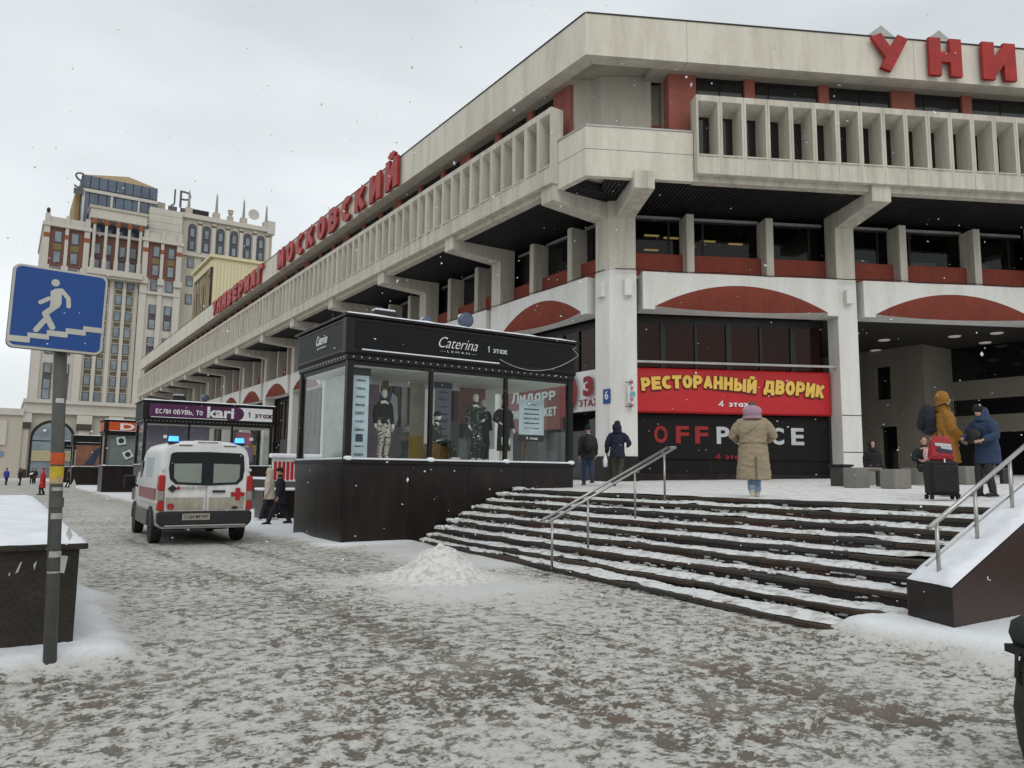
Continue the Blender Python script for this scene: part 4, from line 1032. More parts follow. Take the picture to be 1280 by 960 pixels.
def spotlight(o_label, x, y, z, kind):
    o = empty('roof_floodlight' if kind == 'box' else 'roof_spotlight', (x, y, z), o_label, 'lamp')
    if kind == 'box':
        MB().box(-.3, .3, -.16, .16, .12, .4).build('housing', frame_black, o, bevel=.03); MB().box(-.28, .28, -.14, .14, .401, .45).build('snow', snow_clean, o, bevel=.02)
        for s in (-.2, .2): MB().tube([(s, 0, 0), (s, 0, .13)], .02, 6).build('leg', frame_black, o)
        MB().prism([(.3, .1), (.42, .05), (.3, .36)], -.12, .12, 'y').build('visor', frame_black, o)
    else:
        r = .20 if kind == 'big' else .12
        MB().tube([(0, 0, 0), (0, 0, r*1.2)], .025, 6).build('stand', frame_black, o); MB().tube([(-.2, 0, .03), (.25, 0, .03)], .03, 6).build('foot', frame_black, o)
        b = MB(); b.loft([[(Vector((0, 0, r*1.7))+Vector((cos(a)*rr, -.28*k+.14, sin(a)*rr))) for a in [2*pi*i/18 for i in range(18)]] for k, rr in ((0, r*.6), (.25, r*.85), (.6, r), (1, r*1.02), (1.06, r*.8))], True)
        b.build('reflector', pm('lamp_bluegrey_%s' % kind, (.10, .12, .17), .25, metal=.5), o, smooth=True)
        MB().ell((0, .03, r*2.25), (r*.85, .16, r*.42), 12, 6).build('snow', snow_clean, o, smooth=True)
    return o

# near pavilion
pv, put, W, D, zs0, zs1 = pavilion('near black display pavilion with mannequins behind glass beside the steps', 6.52, 13.12, 16.8, 20.25)
put('Caterina', W*.435, 4.90, 1.12, .27, shear=.45, offs=-.012); put('— L E M A N —', W*.435, 4.68, 1.05, .05, letter_grey)
put('1 этаж', W*.61, 4.85, .6, .18, letter_grey)
put('Caterina', D*.45, 4.92, .75, .24, shear=.4, side=True, offs=-.004); put('LEMAN', D*.45, 4.72, .6, .05, letter_grey, side=True)
cab = MB(); pts = [(W*.62, -.11, 4.62)]+[(W*.62+i*.2, -.12, 4.62-.42*(1-((i-7)/7)**2)+i*.035) for i in range(1, 14)]+[(W-.12, -.11, 5.15)]
cab.tube(pts, .008, 5).build('hanging_cable', letter_grey, pv, smooth=True)
spotlight('boxy floodlight with snow on the near pavilion roof', 7.9, 18.0, 5.36, 'box')
spotlight('small snow capped lamp on the near pavilion roof', 8.9, 17.6, 5.36, 'small')
spotlight('round bluish spotlight on the near pavilion roof', 10.0, 17.5, 5.36, 'big')
# banners and posters inside the near pavilion
pale_blue = pm('banner_blue', (.58, .68, .76), .6); navy = pm('banner_navy', (.03, .04, .08), .6); purple = pm('banner_mauve', (.30, .22, .28), .7)
def banner(label, x, y, w, z0, z1, mat, cap, lines, capc=frame_black):
    o = empty('hanging_banner', (x, y, z0), label, 'banner')
    MB().box(-w/2, w/2, 0, .015, 0, z1-z0).build('sheet', mat, o)
    MB().box(-w/2-.03, w/2+.03, -.01, .022, z1-z0+.002, z1-z0+.24).build('header_board', capc, o)
    for i, (tx, h) in enumerate(lines):
        z = (z1-z0)*(1-(i+.6)/len(lines))
        if tx == '#': MB().box(-.09, .09, -.012, -.002, z-.09, z+.09).build('logo_block', navy, o)
        else: link('lettering', fit_text(text_mesh(tx, 1, .002, .02), w*.55, h), navy, o, M=face_matrix((0, -.006, z), (1, 0, 0), (0, 0, 1)))
    return o
LINES = [('LEMAN', .05), ('VEKA', .06), ('CANDA', .05), ('IMAGE', .06), ('DKNY', .08), ('LANEY', .05), ('LEMAN', .06), ('#', .1), ('apart', .05), ('FASHION', .06)]
banner('pale blue brand list banner at the left end of the near pavilion', 6.98, 17.1, .42, 2.0, 3.95, pale_blue, 1, LINES)
banner('grey brand list banner in the middle of the near pavilion', 9.95, 18.5, .5, 2.0, 3.98, pm('banner_grey', (.25, .27, .32), .6), 1, LINES, navy)
o = empty('blue_banner', (8.35, 19.45, 2.75), 'blue rounded banner hanging at the back of the near pavilion', 'banner')
MB().prism([(-.62, .1), (-.5, 0), (.45, -.05), (.62, .1), (.6, .95), (.45, 1.1), (-.5, 1.05), (-.62, .95)], 0, .03, 'y').build('sheet', pm('banner_bright_blue', (.05, .17, .42), .5), o)
MB().prism([(.42, .1), (.56, .0), (.7, .4), (.66, 1.0), (.52, 1.1), (.44, .8), (.4, .4)], -.02, -.004, 'y').build('white_swirl', letter_white, o)
MB().prism([(-.45, .35), (.05, .42), (.05, .55), (-.45, .5)], -.02, -.004, 'y').build('white_mark', letter_white, o)
o = empty('backdrop_curtain', (7.4, 18.9, 1.98), 'pale mauve backdrop sheets behind the mannequins in the near pavilion', 'backdrop')
MB().box(0, .85, 0, .03, .05, 2.0).build('mauve_sheet', purple, o); MB().box(-.3, .1, .05, .08, .0, 2.2).build('white_sheet', letter_white, o)
MB().box(1.9, 2.35, .3, .33, .0, 2.25).build('cream_sheet', pm('cream_sheet', (.55, .50, .42), .8), o); MB().box(1.9, 2.3, .26, .29, .0, .7).build('yellow_sheet', pm('yellow_sheet', (.5, .34, .06), .7), o)
MB().box(-.55, -.5, -1.6, .3, .02, 2.05).build('end_sheet', pm('pale_green_sheet', (.42, .46, .40), .7), o)
MB().box(1.05, 1.2, .2, .3, .0, 2.3).build('wooden_post', kiosk_wood, o)
MB().box(3.5, 4.35, .35, .38, 1.1, 2.3).build('pink_sheet', pm('pink_sheet', (.34, .16, .14), .7), o); MB().box(4.36, 4.7, .35, .38, .4, 2.3).build('white_sheet', letter_white, o)
o = empty('easel', (12.25, 17.6, 1.97), 'wooden easel holding a white price board at the right end of the near pavilion', 'easel')
for x0, x1, y0, y1 in ((-.3, -.16, 0, 0), (.3, .16, 0, 0), (.05, .2, .5, .1)): MB().tube([(x0, y0, 0), (x1, y1+.08, 1.5)], .022, 6).build('leg', kiosk_wood, o)
MB().box(-.3, .3, -.03, .02, .72, .77).build('ledge', kiosk_wood, o)
bd = MB().prism([(-.42, .78), (.42, .78), (.42, 1.75), (-.42, 1.75)], -.03, -.01, 'y').build('board', pale_blue, o)
bd2 = MB().box(-.42, .42, -.034, -.008, .60, .777).build('board_foot', frame_black, o)
link('lettering', lettering('4 этаж', .4, .09, .18, .02), letter_white, o, M=face_matrix((0, -.04, .69), (1, 0, 0), (0, 0, 1)))
for i, tx in enumerate(('LEMAN', '— — — — — —', 'новая коллекция', 'весна лето', 'скидки до конца зимы', 'на 1 этаже')):
    link('lettering', lettering(tx, .5 if i else .3, .035, .13, .01), navy, o, M=face_matrix((0, -.034, 1.62-i*.13), (1, 0, 0), (0, 0, 1)))

# second pavilion
pv2, put, W, D, zs0, zs1 = pavilion('black pavilion with purple and white sign band behind the ambulance', 6.2, 13.05, 45, 47.8, ztop=5.4)
plum = pm('sign_plum', (.085, .012, .075), .5)
MB().prism([(.2, zs0+.01), (W*.70, zs0+.01)]+[(W*.70+.35*cos(a), (zs0+zs1)/2+(zs1-zs0-.02)/2*sin(a)) for a in [-pi/2+pi*i/12 for i in range(1, 12)]]+[(W*.70, zs1-.01), (.2, zs1-.01)], -.092, -.0855, 'y').build('plum_band', plum, pv2)
MB().box(W*.66, W-.1, -.09, -.0852, zs0+.01, zs1-.01).build('white_band', letter_white, pv2)
zc = (zs0+zs1)/2
put('ЕСЛИ ОБУВЬ, ТО', W*.25, zc-.06, 2.4, .30, offs=.005); put('kari', W*.565, zc+.03, 1.45, .62, offs=.03); put('1 этаж', W*.885, zc, 1.4, .36, plum, offs=.02)
for i, (x, z, w, h, m) in enumerate(((5.4, 2.6, .8, .9, 'plum'), (5.3, 3.5, .9, .8, 'red'), (4.9, 2.9, .5, .7, 'olive'), (5.9, 2.9, .4, .6, 'gold'))):
    o = empty('window_poster', (6.2+x, 45.25+.12*i, z), ('purple poster low in the second pavilion window', 'pink poster high in the second pavilion window', 'dark green poster at left in the second pavilion window', 'golden poster at right in the second pavilion window')[i], 'poster')
    cc_ = {'plum': (.16, .10, .24), 'red': (.35, .10, .14), 'olive': (.05, .08, .05), 'gold': (.35, .2, .04)}[m]
    MB().prism([(-w/2, -h*.4), (w/2, -h/2), (w/2, h*.45), (-w/2, h/2)], 0, .02, 'y').build('sheet', pattern_mat('poster_'+m, cc_, tuple(c*.6+.05 for c in cc_), 9, .35), o)
MB().box(.3, 3.6, 1.2, 1.25, 2.0, 4.2).build('backdrop', pattern_mat('lilac_backdrop', (.20, .18, .24), (.28, .24, .34), 3, .3), pv2)
spotlight('dark floodlight at left on the second pavilion roof', 8.0, 46, 5.43, 'box'); spotlight('round spotlight on the second pavilion roof', 9.4, 46, 5.43, 'big')
# third pavilion
pv3, put, W, D, zs0, zs1 = pavilion('black pavilion with orange sign band beyond the second one', 6.15, 12.8, 63, 65.8, ztop=5.3, detail=False)
orange = pm('sign_orange', (.62, .075, .012), .5)
MB().box(.2, W-.1, -.095, -.0855, zs0-.02, zs1+.0).build('orange_band', orange, pv3); MB().box(-.095, -.0855, .2, D-.2, zs0, zs1).build('orange_band', orange, pv3)
put('DNS', 2.3, (zs0+zs1)/2, 2.7, .5, offs=.03)
MB().box(.2, W-.2, .3, .34, 2.0, 4.25).build('grey_backdrop', pm('grey_film', (.23, .25, .25), .5), pv3)
for i, (x, z) in enumerate(((1.1, 3.8), (2.6, 3.4), (1.6, 2.8))):
    o = empty('window_poster', (6.15+x, 63.15, z), ('blue and white card at top left in the third pavilion window', 'square white card with a dark dot in the third pavilion window', 'lowest blue and white card in the third pavilion window')[i], 'poster')
    a = (.2, -.15, .5)[i]
    MB().prism([(cos(a+k*pi/2+pi/4)*.42, sin(a+k*pi/2+pi/4)*.42) for k in range(4)], 0, .02, 'y').build('card', letter_white if i != 1 else letter_white, o)
    MB().prism([(cos(a+k*pi/4)*.2, sin(a+k*pi/4)*.2) for k in range(8)], -.012, -.002, 'y').build('picture', navy, o)
spotlight('dark floodlight on the third pavilion roof', 9.0, 64, 5.35, 'box')
# fourth and fifth
pv4, put, W, D, zs0, zs1 = pavilion('far black pavilion with a brown fashion poster', 6.2, 12.5, 93, 95.8, ztop=5.25, detail=False, npanes=2)
MB().prism([(W*.42-.25, (zs0+zs1)/2), (W*.42, (zs0+zs1)/2-.2), (W*.42+.25, (zs0+zs1)/2), (W*.42, (zs0+zs1)/2+.2)], -.1, -.09, 'y').build('emblem', pm('magenta', (.3, .02, .1)), pv4)
o = empty('fashion_poster', (6.4, 93.04, 2.05), 'brown poster with a dark figure and a white tree on the far pavilion', 'poster')
MB().box(.1, 4.4, -.02, 0, 0, 2.2).build('sheet', pm('poster_brown', (.28, .12, .075), .6, var=.25, scale=.7), o)
MB().prism([(.8, .1), (1.9, .1), (2.1, .9), (2.6, 1.6), (2.3, 2.0), (1.8, 1.7), (1.5, 1.0)], -.03, -.021, 'y').build('dark_figure', navy, o)
MB().prism([(3.1, .05), (4.2, .05), (3.85, .6), (4.05, .6), (3.75, 1.05), (3.9, 1.05), (3.65, 1.5), (3.4, 1.05), (3.55, 1.05), (3.25, .6), (3.45, .6)], -.03, -.021, 'y').build('white_tree', letter_white, o)
pv5, put, W, D, zs0, zs1 = pavilion('farthest small pavilion at the end of the row', 6.2, 10, 109, 111.5, ztop=5.1, detail=False, npanes=2)

# stall counter with striped banner between the pavilions
o = empty('market_stall', (7.6, 27.0, 0), 'low dark stall with red white and blue stripes beside the walking couple', 'stall')
MB().box(0, 2.2, 0, 1.0, 0, 1.0).build('counter', granite_dark, o); MB().box(-.05, 2.2, -.05, 1.0, 1.001, 1.09).build('snow', snow_clean, o, bevel=.03)
MB().box(.4, 2.2, .45, .5, 1.32, 2.14).build('striped_banner', letter_white, o)
for i in range(11):
    MB().box(.45+i*.15, .45+i*.15+(.10 if i < 8 else .12), .42, .448, 1.36+.02*(i % 3), 2.02).build('stripe', pm('stripe_%d' % i, (.42, .015, .02) if i < 9 else (.03, .10, .32), .6), o)
MB().box(.3, 2.2, .3, .62, 2.145, 2.3).build('snow_top', snow_clean, o, bevel=.04)
for x in (.42, 2.1): MB().tube([(x, .52, 1.0), (x, .52, 2.2)], .03, 6).build('leg', frame_black, o)

# ------------------------------------------------------------------ left parapet, sign post
def left_wall():
    o = empty('granite_parapet', (.3, 8.04, 0), 'speckled brown granite parapet at the left edge with snow on top', 'wall')
    inv = Matrix.Translation((-.3, -8.04, 0)); X1 = .65
    xs = [-6.0, -4.6, -3.2, -1.8, -.55, X1]
    for a, b in zip(xs[:-1], xs[1:]): MB().box(a+.003, b-.003, 8.04, 8.10, -.05, .95).build('granite_slab', granite_wall, o, M=inv)
    ys = [8.105]+[8.1+1.5*i for i in range(1, 8)]+[20]
    for a, b in zip(ys[:-1], ys[1:]): MB().box(X1-.06, X1, a+.003, b-.003, -.05, .95).build('granite_slab', granite_wall, o, M=inv)
    MB().box(-6, X1-.061, 8.101, 20, -.05, .94).build('core', granite_wall, o, M=inv)
    MB().box(-6.05, X1+.06, 7.98, 20.05, .951, 1.0).build('coping', granite_wall, o, M=inv, bevel=.006)
    def fn(x, y):
        e = min(X1+.05-x, y-7.99, 20.04-y); k = sqrt(max(0, min(1, e/.18)))
        return 1.004+.09*k*(1+.3*nz3(x, y, 0, 1))+.30*sstep(.2, 3.0, X1-x)*sstep(0, 2, y-8)*sstep(0, 3, 20-y)*(1+.35*nz3(x, y, 4, .7))+.006*nz3(x, y, 2, 6)
    stuff(hf('snow_cap', lin(-6, X1+.05, 80), lin(7.99, 20.04, 130), fn, snow_clean, o, loc=(-.3, -8.04, 0)))
    MB().prism([(.47, .76), (.54, .74), (.56, .89), (.50, .90), (.475, .87)], 8.036, 8.0395, 'y').build('torn_sticker', sign_white, o, M=inv)
    for pts in ([(.17, .76), (.19, .77), (.215, .86), (.20, .85)], [(.12, .74), (.135, .75), (.13, .78)], [(.02, .885), (.05, .89), (.045, .91)], [(.31, .78), (.325, .86), (.30, .83)]):
        MB().prism(pts, 8.036, 8.0395, 'y').build('paper_scrap', sign_white, o, M=inv)
left_wall()
def underpass_sign():
    px, py = .43, 7.6
    o = empty('underpass_sign', (px, py, 0), 'blue pedestrian underpass sign on a grey pole plastered with stickers', 'road sign')
    MB().tube([(0.03, 0, -.05), (-.03, 0, 1.6), (-.10, .0, 3.3)], .051, 20).build('pole', pole_m, o, smooth=True)
    xm, zm = -.115, 3.005; w, h, r = .35, .35, .055
    def rr(w, h, r): return [(cx+r*cos(a), cz+r*sin(a)) for cx, cz, a0 in ((w-r, h-r, 0), (-w+r, h-r, 90), (-w+r, -h+r, 180), (w-r, -h+r, 270)) for a in [radians(a0+15*i) for i in range(7)]]
    M = Matrix.Translation((xm, -.115, zm)) @ Matrix.Rotation(radians(.8), 4, 'Y') @ Matrix.Rotation(radians(2.5), 4, 'Z')
    p = MB().prism(rr(w, h, r), 0, .045, 'y').build('sign_plate', sign_white, o, M=M)
    MB().prism(rr(w+.004, h+.004, r), .046, .06, 'y').build('sign_rim', frame_black, o, M=M)
    MB().prism(rr(w-.018, h-.018, r-.012), -.004, -.0005, 'y').build('blue_field', sign_blue, p)
    def shape(poly, d=-.0075, nm='pictogram'): MB().prism(poly, d, -.0045, 'y').build(nm, sign_white, p)
    def limb(pts, r):   # rounded stroke in the sign plane
        for i, (a, b) in enumerate(zip(pts[:-1], pts[1:])):
            a, b = Vector(a), Vector(b); d = (b-a).normalized(); n = Vector((-d.y, d.x))
            an = math.atan2(n.y, n.x)
            poly = [a+Vector((cos(an+pi*k/8), sin(an+pi*k/8)))*r for k in range(9)]+[b+Vector((cos(an+pi+pi*k/8), sin(an+pi+pi*k/8)))*r for k in range(9)]
            shape([(q.x, q.y) for q in poly], -.0075-.0006*i)
    S = .70/690.  # sign drawing units
    def q(x, y): return ((x-425)*S*1.0, (450-y)*S*1.06)
    shape([ (q(382, 238)[0]+.031*cos(2*pi*k/24), q(382, 238)[1]+.031*sin(2*pi*k/24)) for k in range(24)])
    shape([q(*t) for t in ((352, 310), (385, 285), (432, 275), (438, 400), (425, 430), (355, 480), (358, 400))], -.0079)
    limb([q(430, 292), q(485, 350), q(492, 412)], .017); limb([q(345, 370), q(288, 408)], .017)
    limb([q(408, 415), q(328, 492), q(388, 595)], .023); limb([q(330, 545), q(275, 628)], .021)
    st = [(85, 690), (220, 688), (220, 655), (353, 655), (353, 620), (487, 620), (487, 588), (614, 588), (614, 556), (770, 556), (770, 598), (636, 598), (636, 632), (505, 632), (505, 664), (372, 664), (372, 695), (240, 695), (240, 735), (85, 735)]
    shape([q(x, y) for x, y in st], -.0072, 'stair_mark')
    # stickers on the pole: curved bands hugging it
    def sticker(z, h, col, a0=-100, a1=60, name='sticker', off=.0025, text=None):
        m = pm('sticker_%d' % int(z*1000), col, .6, var=.15, scale=20); R = .053+off
        x0 = .03-.06*min(z, 1.6)/1.6 if z < 1.6 else -.03-.07*(z-1.6)/1.7
        rings = [[(x0+R*cos(radians(a)), R*sin(radians(a)), zz) for a in [a0-90+90+t*(a1-a0)/14 for t in range(15)]] for zz in (z, z+h)]
        rings = [[(x0+R*sin(radians(a)), -R*cos(radians(a)), zz) for a in [a0+t*(a1-a0)/14 for t in range(15)]] for zz in (z, z+h)]
        return MB().loft(rings, False, closed=False).build(name, m, o, smooth=True)
    sticker(1.70, .10, (.55, .09, .015), -75, 80); sticker(1.58, .105, (.55, .40, .02), -85, 60); sticker(1.54, .06, (.5, .35, .2), -80, 50)
    sticker(1.34, .085, (.10, .10, .09), -60, 85, off=.006); sticker(1.245, .05, (.40, .40, .37), -40, 75); sticker(.93, .05, (.42, .42, .40), -45, 70); sticker(.80, .015, (.4, .4, .38), -60, 50)
    sticker(2.22, .04, (.55, .56, .55), -30, 40); sticker(1.48, .03, (.42, .4, .36), -40, 60)
    MB().prism([(.09, 1.19), (.12, 1.10), (.10, 1.06), (.07, 1.12)], -.03, -.027, 'y').build('torn_paper', sign_white, o)
    MB().prism([(.08, 1.44), (.12, 1.52), (.10, 1.58), (.07, 1.5)], -.02, -.017, 'y').build('torn_paper', sign_white, o)
underpass_sign()

# ------------------------------------------------------------------ benches, bin, rucksack
def bench_block(label, px, py, w=.52, h=.46, dep=.45, mat=None):
    p = on_plaza(px, py)
    o = MB().box(-w/2, w/2, -dep/2, dep/2, 0, h).build('bench_block', mat or pm_bench, loc=(p.x, p.y, plaza_z(p.x)), rz=-radians(12), bevel=.02)
    return tag(o, label, 'bench', 'concrete bench blocks under the portico')
pm_bench = two_layer('bench_concrete', (.22, .21, .19), (.15, .14, .12), sc1=2, amount=.5)
pm_bench_d = pm('bin_dark', (.05, .048, .045), .7)
bench_block('concrete bench block in front of the right wall face nearest the steps', 1120, 611)
bench_block('concrete bench block next to the dark litter bin', 1071, 610, .42, .5)
bench_block('concrete bench block between suitcase and sitting youth', 1145, 606, .55, .46)
bench_block('concrete bench block behind the black suitcase', 1209, 606, .6, .5)
bench_block('far concrete bench block behind the wooden seat', 1088, 606, .5, .48)
def bench(label, x0, x1, py):
    a, b = on_plaza(x0, py), on_plaza(x1, py); L = (b-a).length; m = (a+b)/2
    o = empty('slatted_bench', (m.x, m.y, plaza_z(m.x)), label, 'bench', rz=math.atan2(b.y-a.y, b.x-a.x))
    for i in range(4): MB().box(-L/2, L/2, -.2+i*.105, -.2+i*.105+.085, .40, .44).build('slat', brown_panel, o)
    for s in (-.4, .4): MB().box(s*L-.12, s*L+.12, -.17, .17, 0, .398).build('support', pm_bench_d, o)
bench('slatted bench seat between two concrete blocks near the litter bin', 1076, 1106, 608.5)
bench('slatted bench seat right of the suitcase', 1226, 1262, 605)
p = on_plaza(1052, 608)
o = empty('litter_bin', (p.x, p.y, plaza_z(p.x)), 'dark square litter bin at the foot of the white column', 'bin')
MB().box(-.2, .2, -.2, .2, 0, .52).build('body', pm_bench_d, o, bevel=.02); MB().box(-.23, .23, -.23, .23, .521, .58).build('rim', frame_black, o)
def rucksack():
    p = at_z(1268, 968, 0)
    rgt = Vector((cos(radians(33.4)), -sin(radians(33.4)), 0)); c = p+rgt*.265
    o = empty('rucksack', (c.x, c.y, 0), 'dark green rucksack with black straps at the right edge of the picture', 'rucksack', rz=-radians(33.4))
    green = pm('rucksack_cloth', (.035, .042, .034), .8, var=.25, scale=12, bump=.3, bscale=90); blk = pm('rucksack_webbing', (.012, .012, .012), .7)
    def ring(z, rx, ry, n=20, e=2.6, cx=0):
        return [(cx+rx*abs(cos(a))**(2/e)*(1 if cos(a) >= 0 else -1), ry*abs(sin(a))**(2/e)*(1 if sin(a) >= 0 else -1), z) for a in [2*pi*k/n for k in range(n)]]
    MB().loft([ring(*t) for t in ((0, .12, .10), (.03, .17, .14), (.16, .19, .17), (.34, .205, .175), (.48, .185, .16), (.58, .165, .14), (.66, .15, .12))]).build('body', green, o, smooth=True)
    MB().loft([ring(*t) for t in ((.69, .13, .10), (.70, .185, .165), (.76, .205, .18), (.83, .19, .165), (.88, .12, .10))]).build('lid', green, o, smooth=True)
    MB().loft([ring(*t) for t in ((.10, .10, .04), (.16, .13, .07), (.30, .13, .08), (.38, .09, .04))]).build('front_pocket', green, o, (0, -.16, 0), smooth=True)
    for s in (-1, 1):
        MB().tube([(s*.06, -.17, .86), (s*.09, -.215, .72), (s*.10, -.20, .5), (s*.08, -.19, .2)], .014, 6, flat=.4).build('strap', blk, o, smooth=True)
        MB().tube([(s*.15, -.02, .70), (s*.235, -.04, .66), (s*.25, -.05, .55), (s*.215, -.03, .50), (s*.20, 0, .58)], .011, 6).build('side_strap', blk, o, smooth=True)
        MB().box(s*.20-.02, s*.20+.02, -.06, -.03, .57, .63).build('buckle', blk, o)
        MB().box(s*.185-.03, s*.185+.03, -.1, .1, .655, .70).build('strap_patch', blk, o)
rucksack()

# ------------------------------------------------------------------ roof billboard structure at the far end of the store
def billboard():
    # side faces the street, broad cream face towards the camera
    c = at_X(268, 322, 18.5); Y0 = c.y
    o = empty('roof_billboard', (18.5, Y0, 17.5), 'cream clad roof structure with a dark lettered panel on its side', 'billboard')
    zt = c.z-17.5; dep = 10.0; wid = 15
    MB().box(0, wid, 0, dep, 0, zt).build('body', cream_panel, o)
    n = 40
    for i in range(n): MB().box(wid*i/n+.05, wid*(i+1)/n-.03, -.05, -.001, 0, zt-.5).build('cladding_sheet', cream_panel, o)
    MB().box(-.5, wid+.3, -.3, dep+.3, zt+.001, zt+.35).build('roof_edge', cream_panel, o)
    MB().box(-.15, -.002, .3, dep-.3, .9, zt-1.1).build('dark_panel', pm('billboard_brown', (.035, .022, .012), .6), o)
    MB().box(-.3, -.002, .1, dep, .1, .8).build('lower_ledge', cream_panel, o); MB().box(-.25, -.002, .1, dep, zt-1.05, zt-.25).build('upper_ledge', cream_panel, o)
    tx = 'МОСКОВСКИЙ'
    for i, ch in enumerate(tx):
        me = lettering(ch, .80, (zt-2.6)*(1.15 if ch == 'Й' else 1), .17, .03)
        link('letter', me, pm('billboard_tan_%d' % i, (.40, .31, .17), .6), o, M=face_matrix((-.25, dep-.8-i*.93, .9+(zt-2)/2), (0, -1, 0), (0, 0, 1)))
billboard()

# ------------------------------------------------------------------ high-rise
def highrise():
    YF = 172.0
    o = empty('high_rise', (16, YF, 0), 'tall beige stone high rise with red brick top floors and glass crown', 'building')
    inv = Matrix.Translation((-16, -YF, 0))
    def bx(name, mat, x0, x1, y0, y1, z0, z1, par=None): return MB().box(x0, x1, YF+y0, YF+y1, z0, z1).build(name, mat, par or o, M=inv if par is None else Matrix())
    bx('central_wall', stone_beige, 11.5, 21.3, 1.0, 25, 14.5, 49.5)
    bx('side_tower', stone_light, 3.6, 11.6, 0, 24, 14.5, 49.3); bx('side_tower', stone_light, 21.2, 28.8, 0, 24, 14.5, 49.3)
    bx('podium', stone_beige, 3.0, 47, -.6, 25, -1, 12.2)
    for z0, z1, e in ((12.2, 12.7, 1.3), (12.7, 14.2, .5), (14.2, 14.9, 1.1)): bx('cornice', stone_light, 3.0-e*.3, 47, -e-.2, 25, z0+.002, z1)
    # podium arch window between columns
    n = 20; cx = 7.9; r = 3.3; zs = 7.2
    arch = [(cx-r, .2)]+[(cx+r*cos(pi-pi*i/n), zs+r*sin(pi-pi*i/n)) for i in range(n+1)]+[(cx+r, .2)]
    fr = [(cx+(x-cx)*1.12, .2+(z-.2)*1.05) for x, z in arch]
    a = MB().prism(fr, YF-.75, YF-.601, 'y').build('arch_frame', frame_black, o, M=inv)
    MB().prism(arch, YF-.80, YF-.752, 'y').build('arch_pane', far_glass, o, M=inv)
    bx('arch_transom', frame_black, cx-r, cx+r, -.86, -.802, 6.9, 7.1); bx('shop_band', pm('far_cream_sign', (.45, .40, .25)), cx-r, cx+r, -1.0, -.802, 3.2, 5.2)
    for x in (2.9, 12.9, 18.4, 24):
        c = bx('podium_column', stone_beige, x-.95, x+.95, -1.6, -.601, 1.6, 9.2)
        bx('capital', pm('far_dark_capital', (.06, .055, .05)), x-1.25, x+1.25, -1.9, -.602, 9.2, 10.4); bx('capital_block', stone_light, x-1.3, x+1.3, -1.95, -.603, 10.4, 12.1); bx('column_foot', granite_brown, x-1.1, x+1.1, -1.8, -.604, -.5, 1.6)
    # windows
    wme = MB().box(-.62, .62, -.10, 0, -1.02, 1.02).mesh('window'); pme = MB().box(-.48, .48, -.16, -.101, -.88, .88).mesh('pane')
    sme = MB().box(-.55, .55, -.08, 0, -.45, .45).mesh('spandrel')
    def win(x, y, z, sx=1., sz=1., glass=far_glass):
        w = link('window', wme, far_frame, o, M=inv @ Matrix.Translation((x, YF+y, z)) @ Matrix.Diagonal((sx, 1, sz, 1)))
        link('pane', pme, glass, w); return w
    def span(x, y, z, mat, sx=1., sz=1.):
        me = sme.copy(); me.materials.clear(); link('spandrel', me, mat, o, M=inv @ Matrix.Translation((x, YF+y, z)) @ Matrix.Diagonal((sx, 1, sz, 1)))
    for x in (12.9, 14.95, 17.5, 19.5):
        for i in range(8):
            z = 15.95+i*3.36; win(x, 1.0, z)
            span(x, 1.0, z+1.68, brown_panel, 1.05, .9)
        win(x+.1, .79, 46.1, 1, 1.1); win(x+.1, .79, 42.9, 1, 1.0); span(x+.1, .79, 44.5, pm('purple_grey', (.12, .09, .10)), 1.1, .9)
    for x in (13.9, 16.2, 18.5, 11.9, 20.7): bx('pilaster', stone_light, x-.32, x+.32, .55, .999, 14.9, 41)
    for x in (6.1, 9.0, 23.85, 26.75):
        for zc, k in ((19.5, 0), (26.4, 0), (33.2, 0), (16.0, 1), (39.8, 1)):
            if k: win(x, 0, zc, 1.15, 1.05)
            else:
                span(x, -.01, zc, pm('purple_panel', (.10, .08, .09)) if 'purple_panel' not in MATS else MATS['purple_panel'], 1.35, 5.6)
                win(x, -.09, zc+1.55, 1.1, 1.0); win(x, -.09, zc-1.55, 1.1, 1.0)
        win(x, -.32, 47.0, 1.1, 1.15); win(x, -.32, 43.0, 1.1, 1.15); span(x, -.31, 45.0, olive_panel, 1.25, 1.4)
    for x0, x1 in ((3.6, 11.6), (21.2, 28.8)):
        bx('brick_wall', brick_red, x0+.2, x1-.2, -.3, -.002, 41.2, 48.9)
        for x in (x0+.55, (x0+x1)/2-.05, x1-.55):
            w = .5 if x != (x0+x1)/2-.05 else .3
            c = bx('pilaster', stone_light, x-w, x+w, -.75, -.301, 41.2, 48.9); bx('terracotta_band', pm('far_terracotta', (.30, .10, .04)) if 'far_terracotta' not in MATS else MATS['far_terracotta'], x-w-.05, x+w+.05, -.8, -.752, 46.6, 47.5, c)
            bx('pilaster_foot', stone_light, x-w-.3, x+w+.3, -1.0, -.303, 39.9, 41.2)
            bx('lower_pilaster', stone_light, x-w-.15, x+w+.15, -.5, -.003, 14.95, 39.8)
            bx('balustrade_post', stone_light, x-w*.9, x+w*.9, -.8, .2, 49.6, 51.4)
        bx('cornice', stone_light, x0-.25, x1+.25, -1.05, 24, 48.9, 49.6); bx('cornice', stone_light, x0-.1, x1+.1, -.7, -.004, 37.9, 38.4)
        bx('balustrade', stone_light, x0+.3, x1-.3, -.45, -.2, 49.61, 50.9)
    MB().ell((4.15, YF-.4, 52.0), (.35, .35, .6), 8, 6).build('finial', frame_black, o, M=inv)
    # central portico
    bx('portico_slab', stone_light, 11.4, 21.4, -1.6, 1.0, 40.4, 41.6); bx('portico_slab_edge', stone_beige, 11.8, 21.0, -1.2, 1.0, 39.9, 40.398)
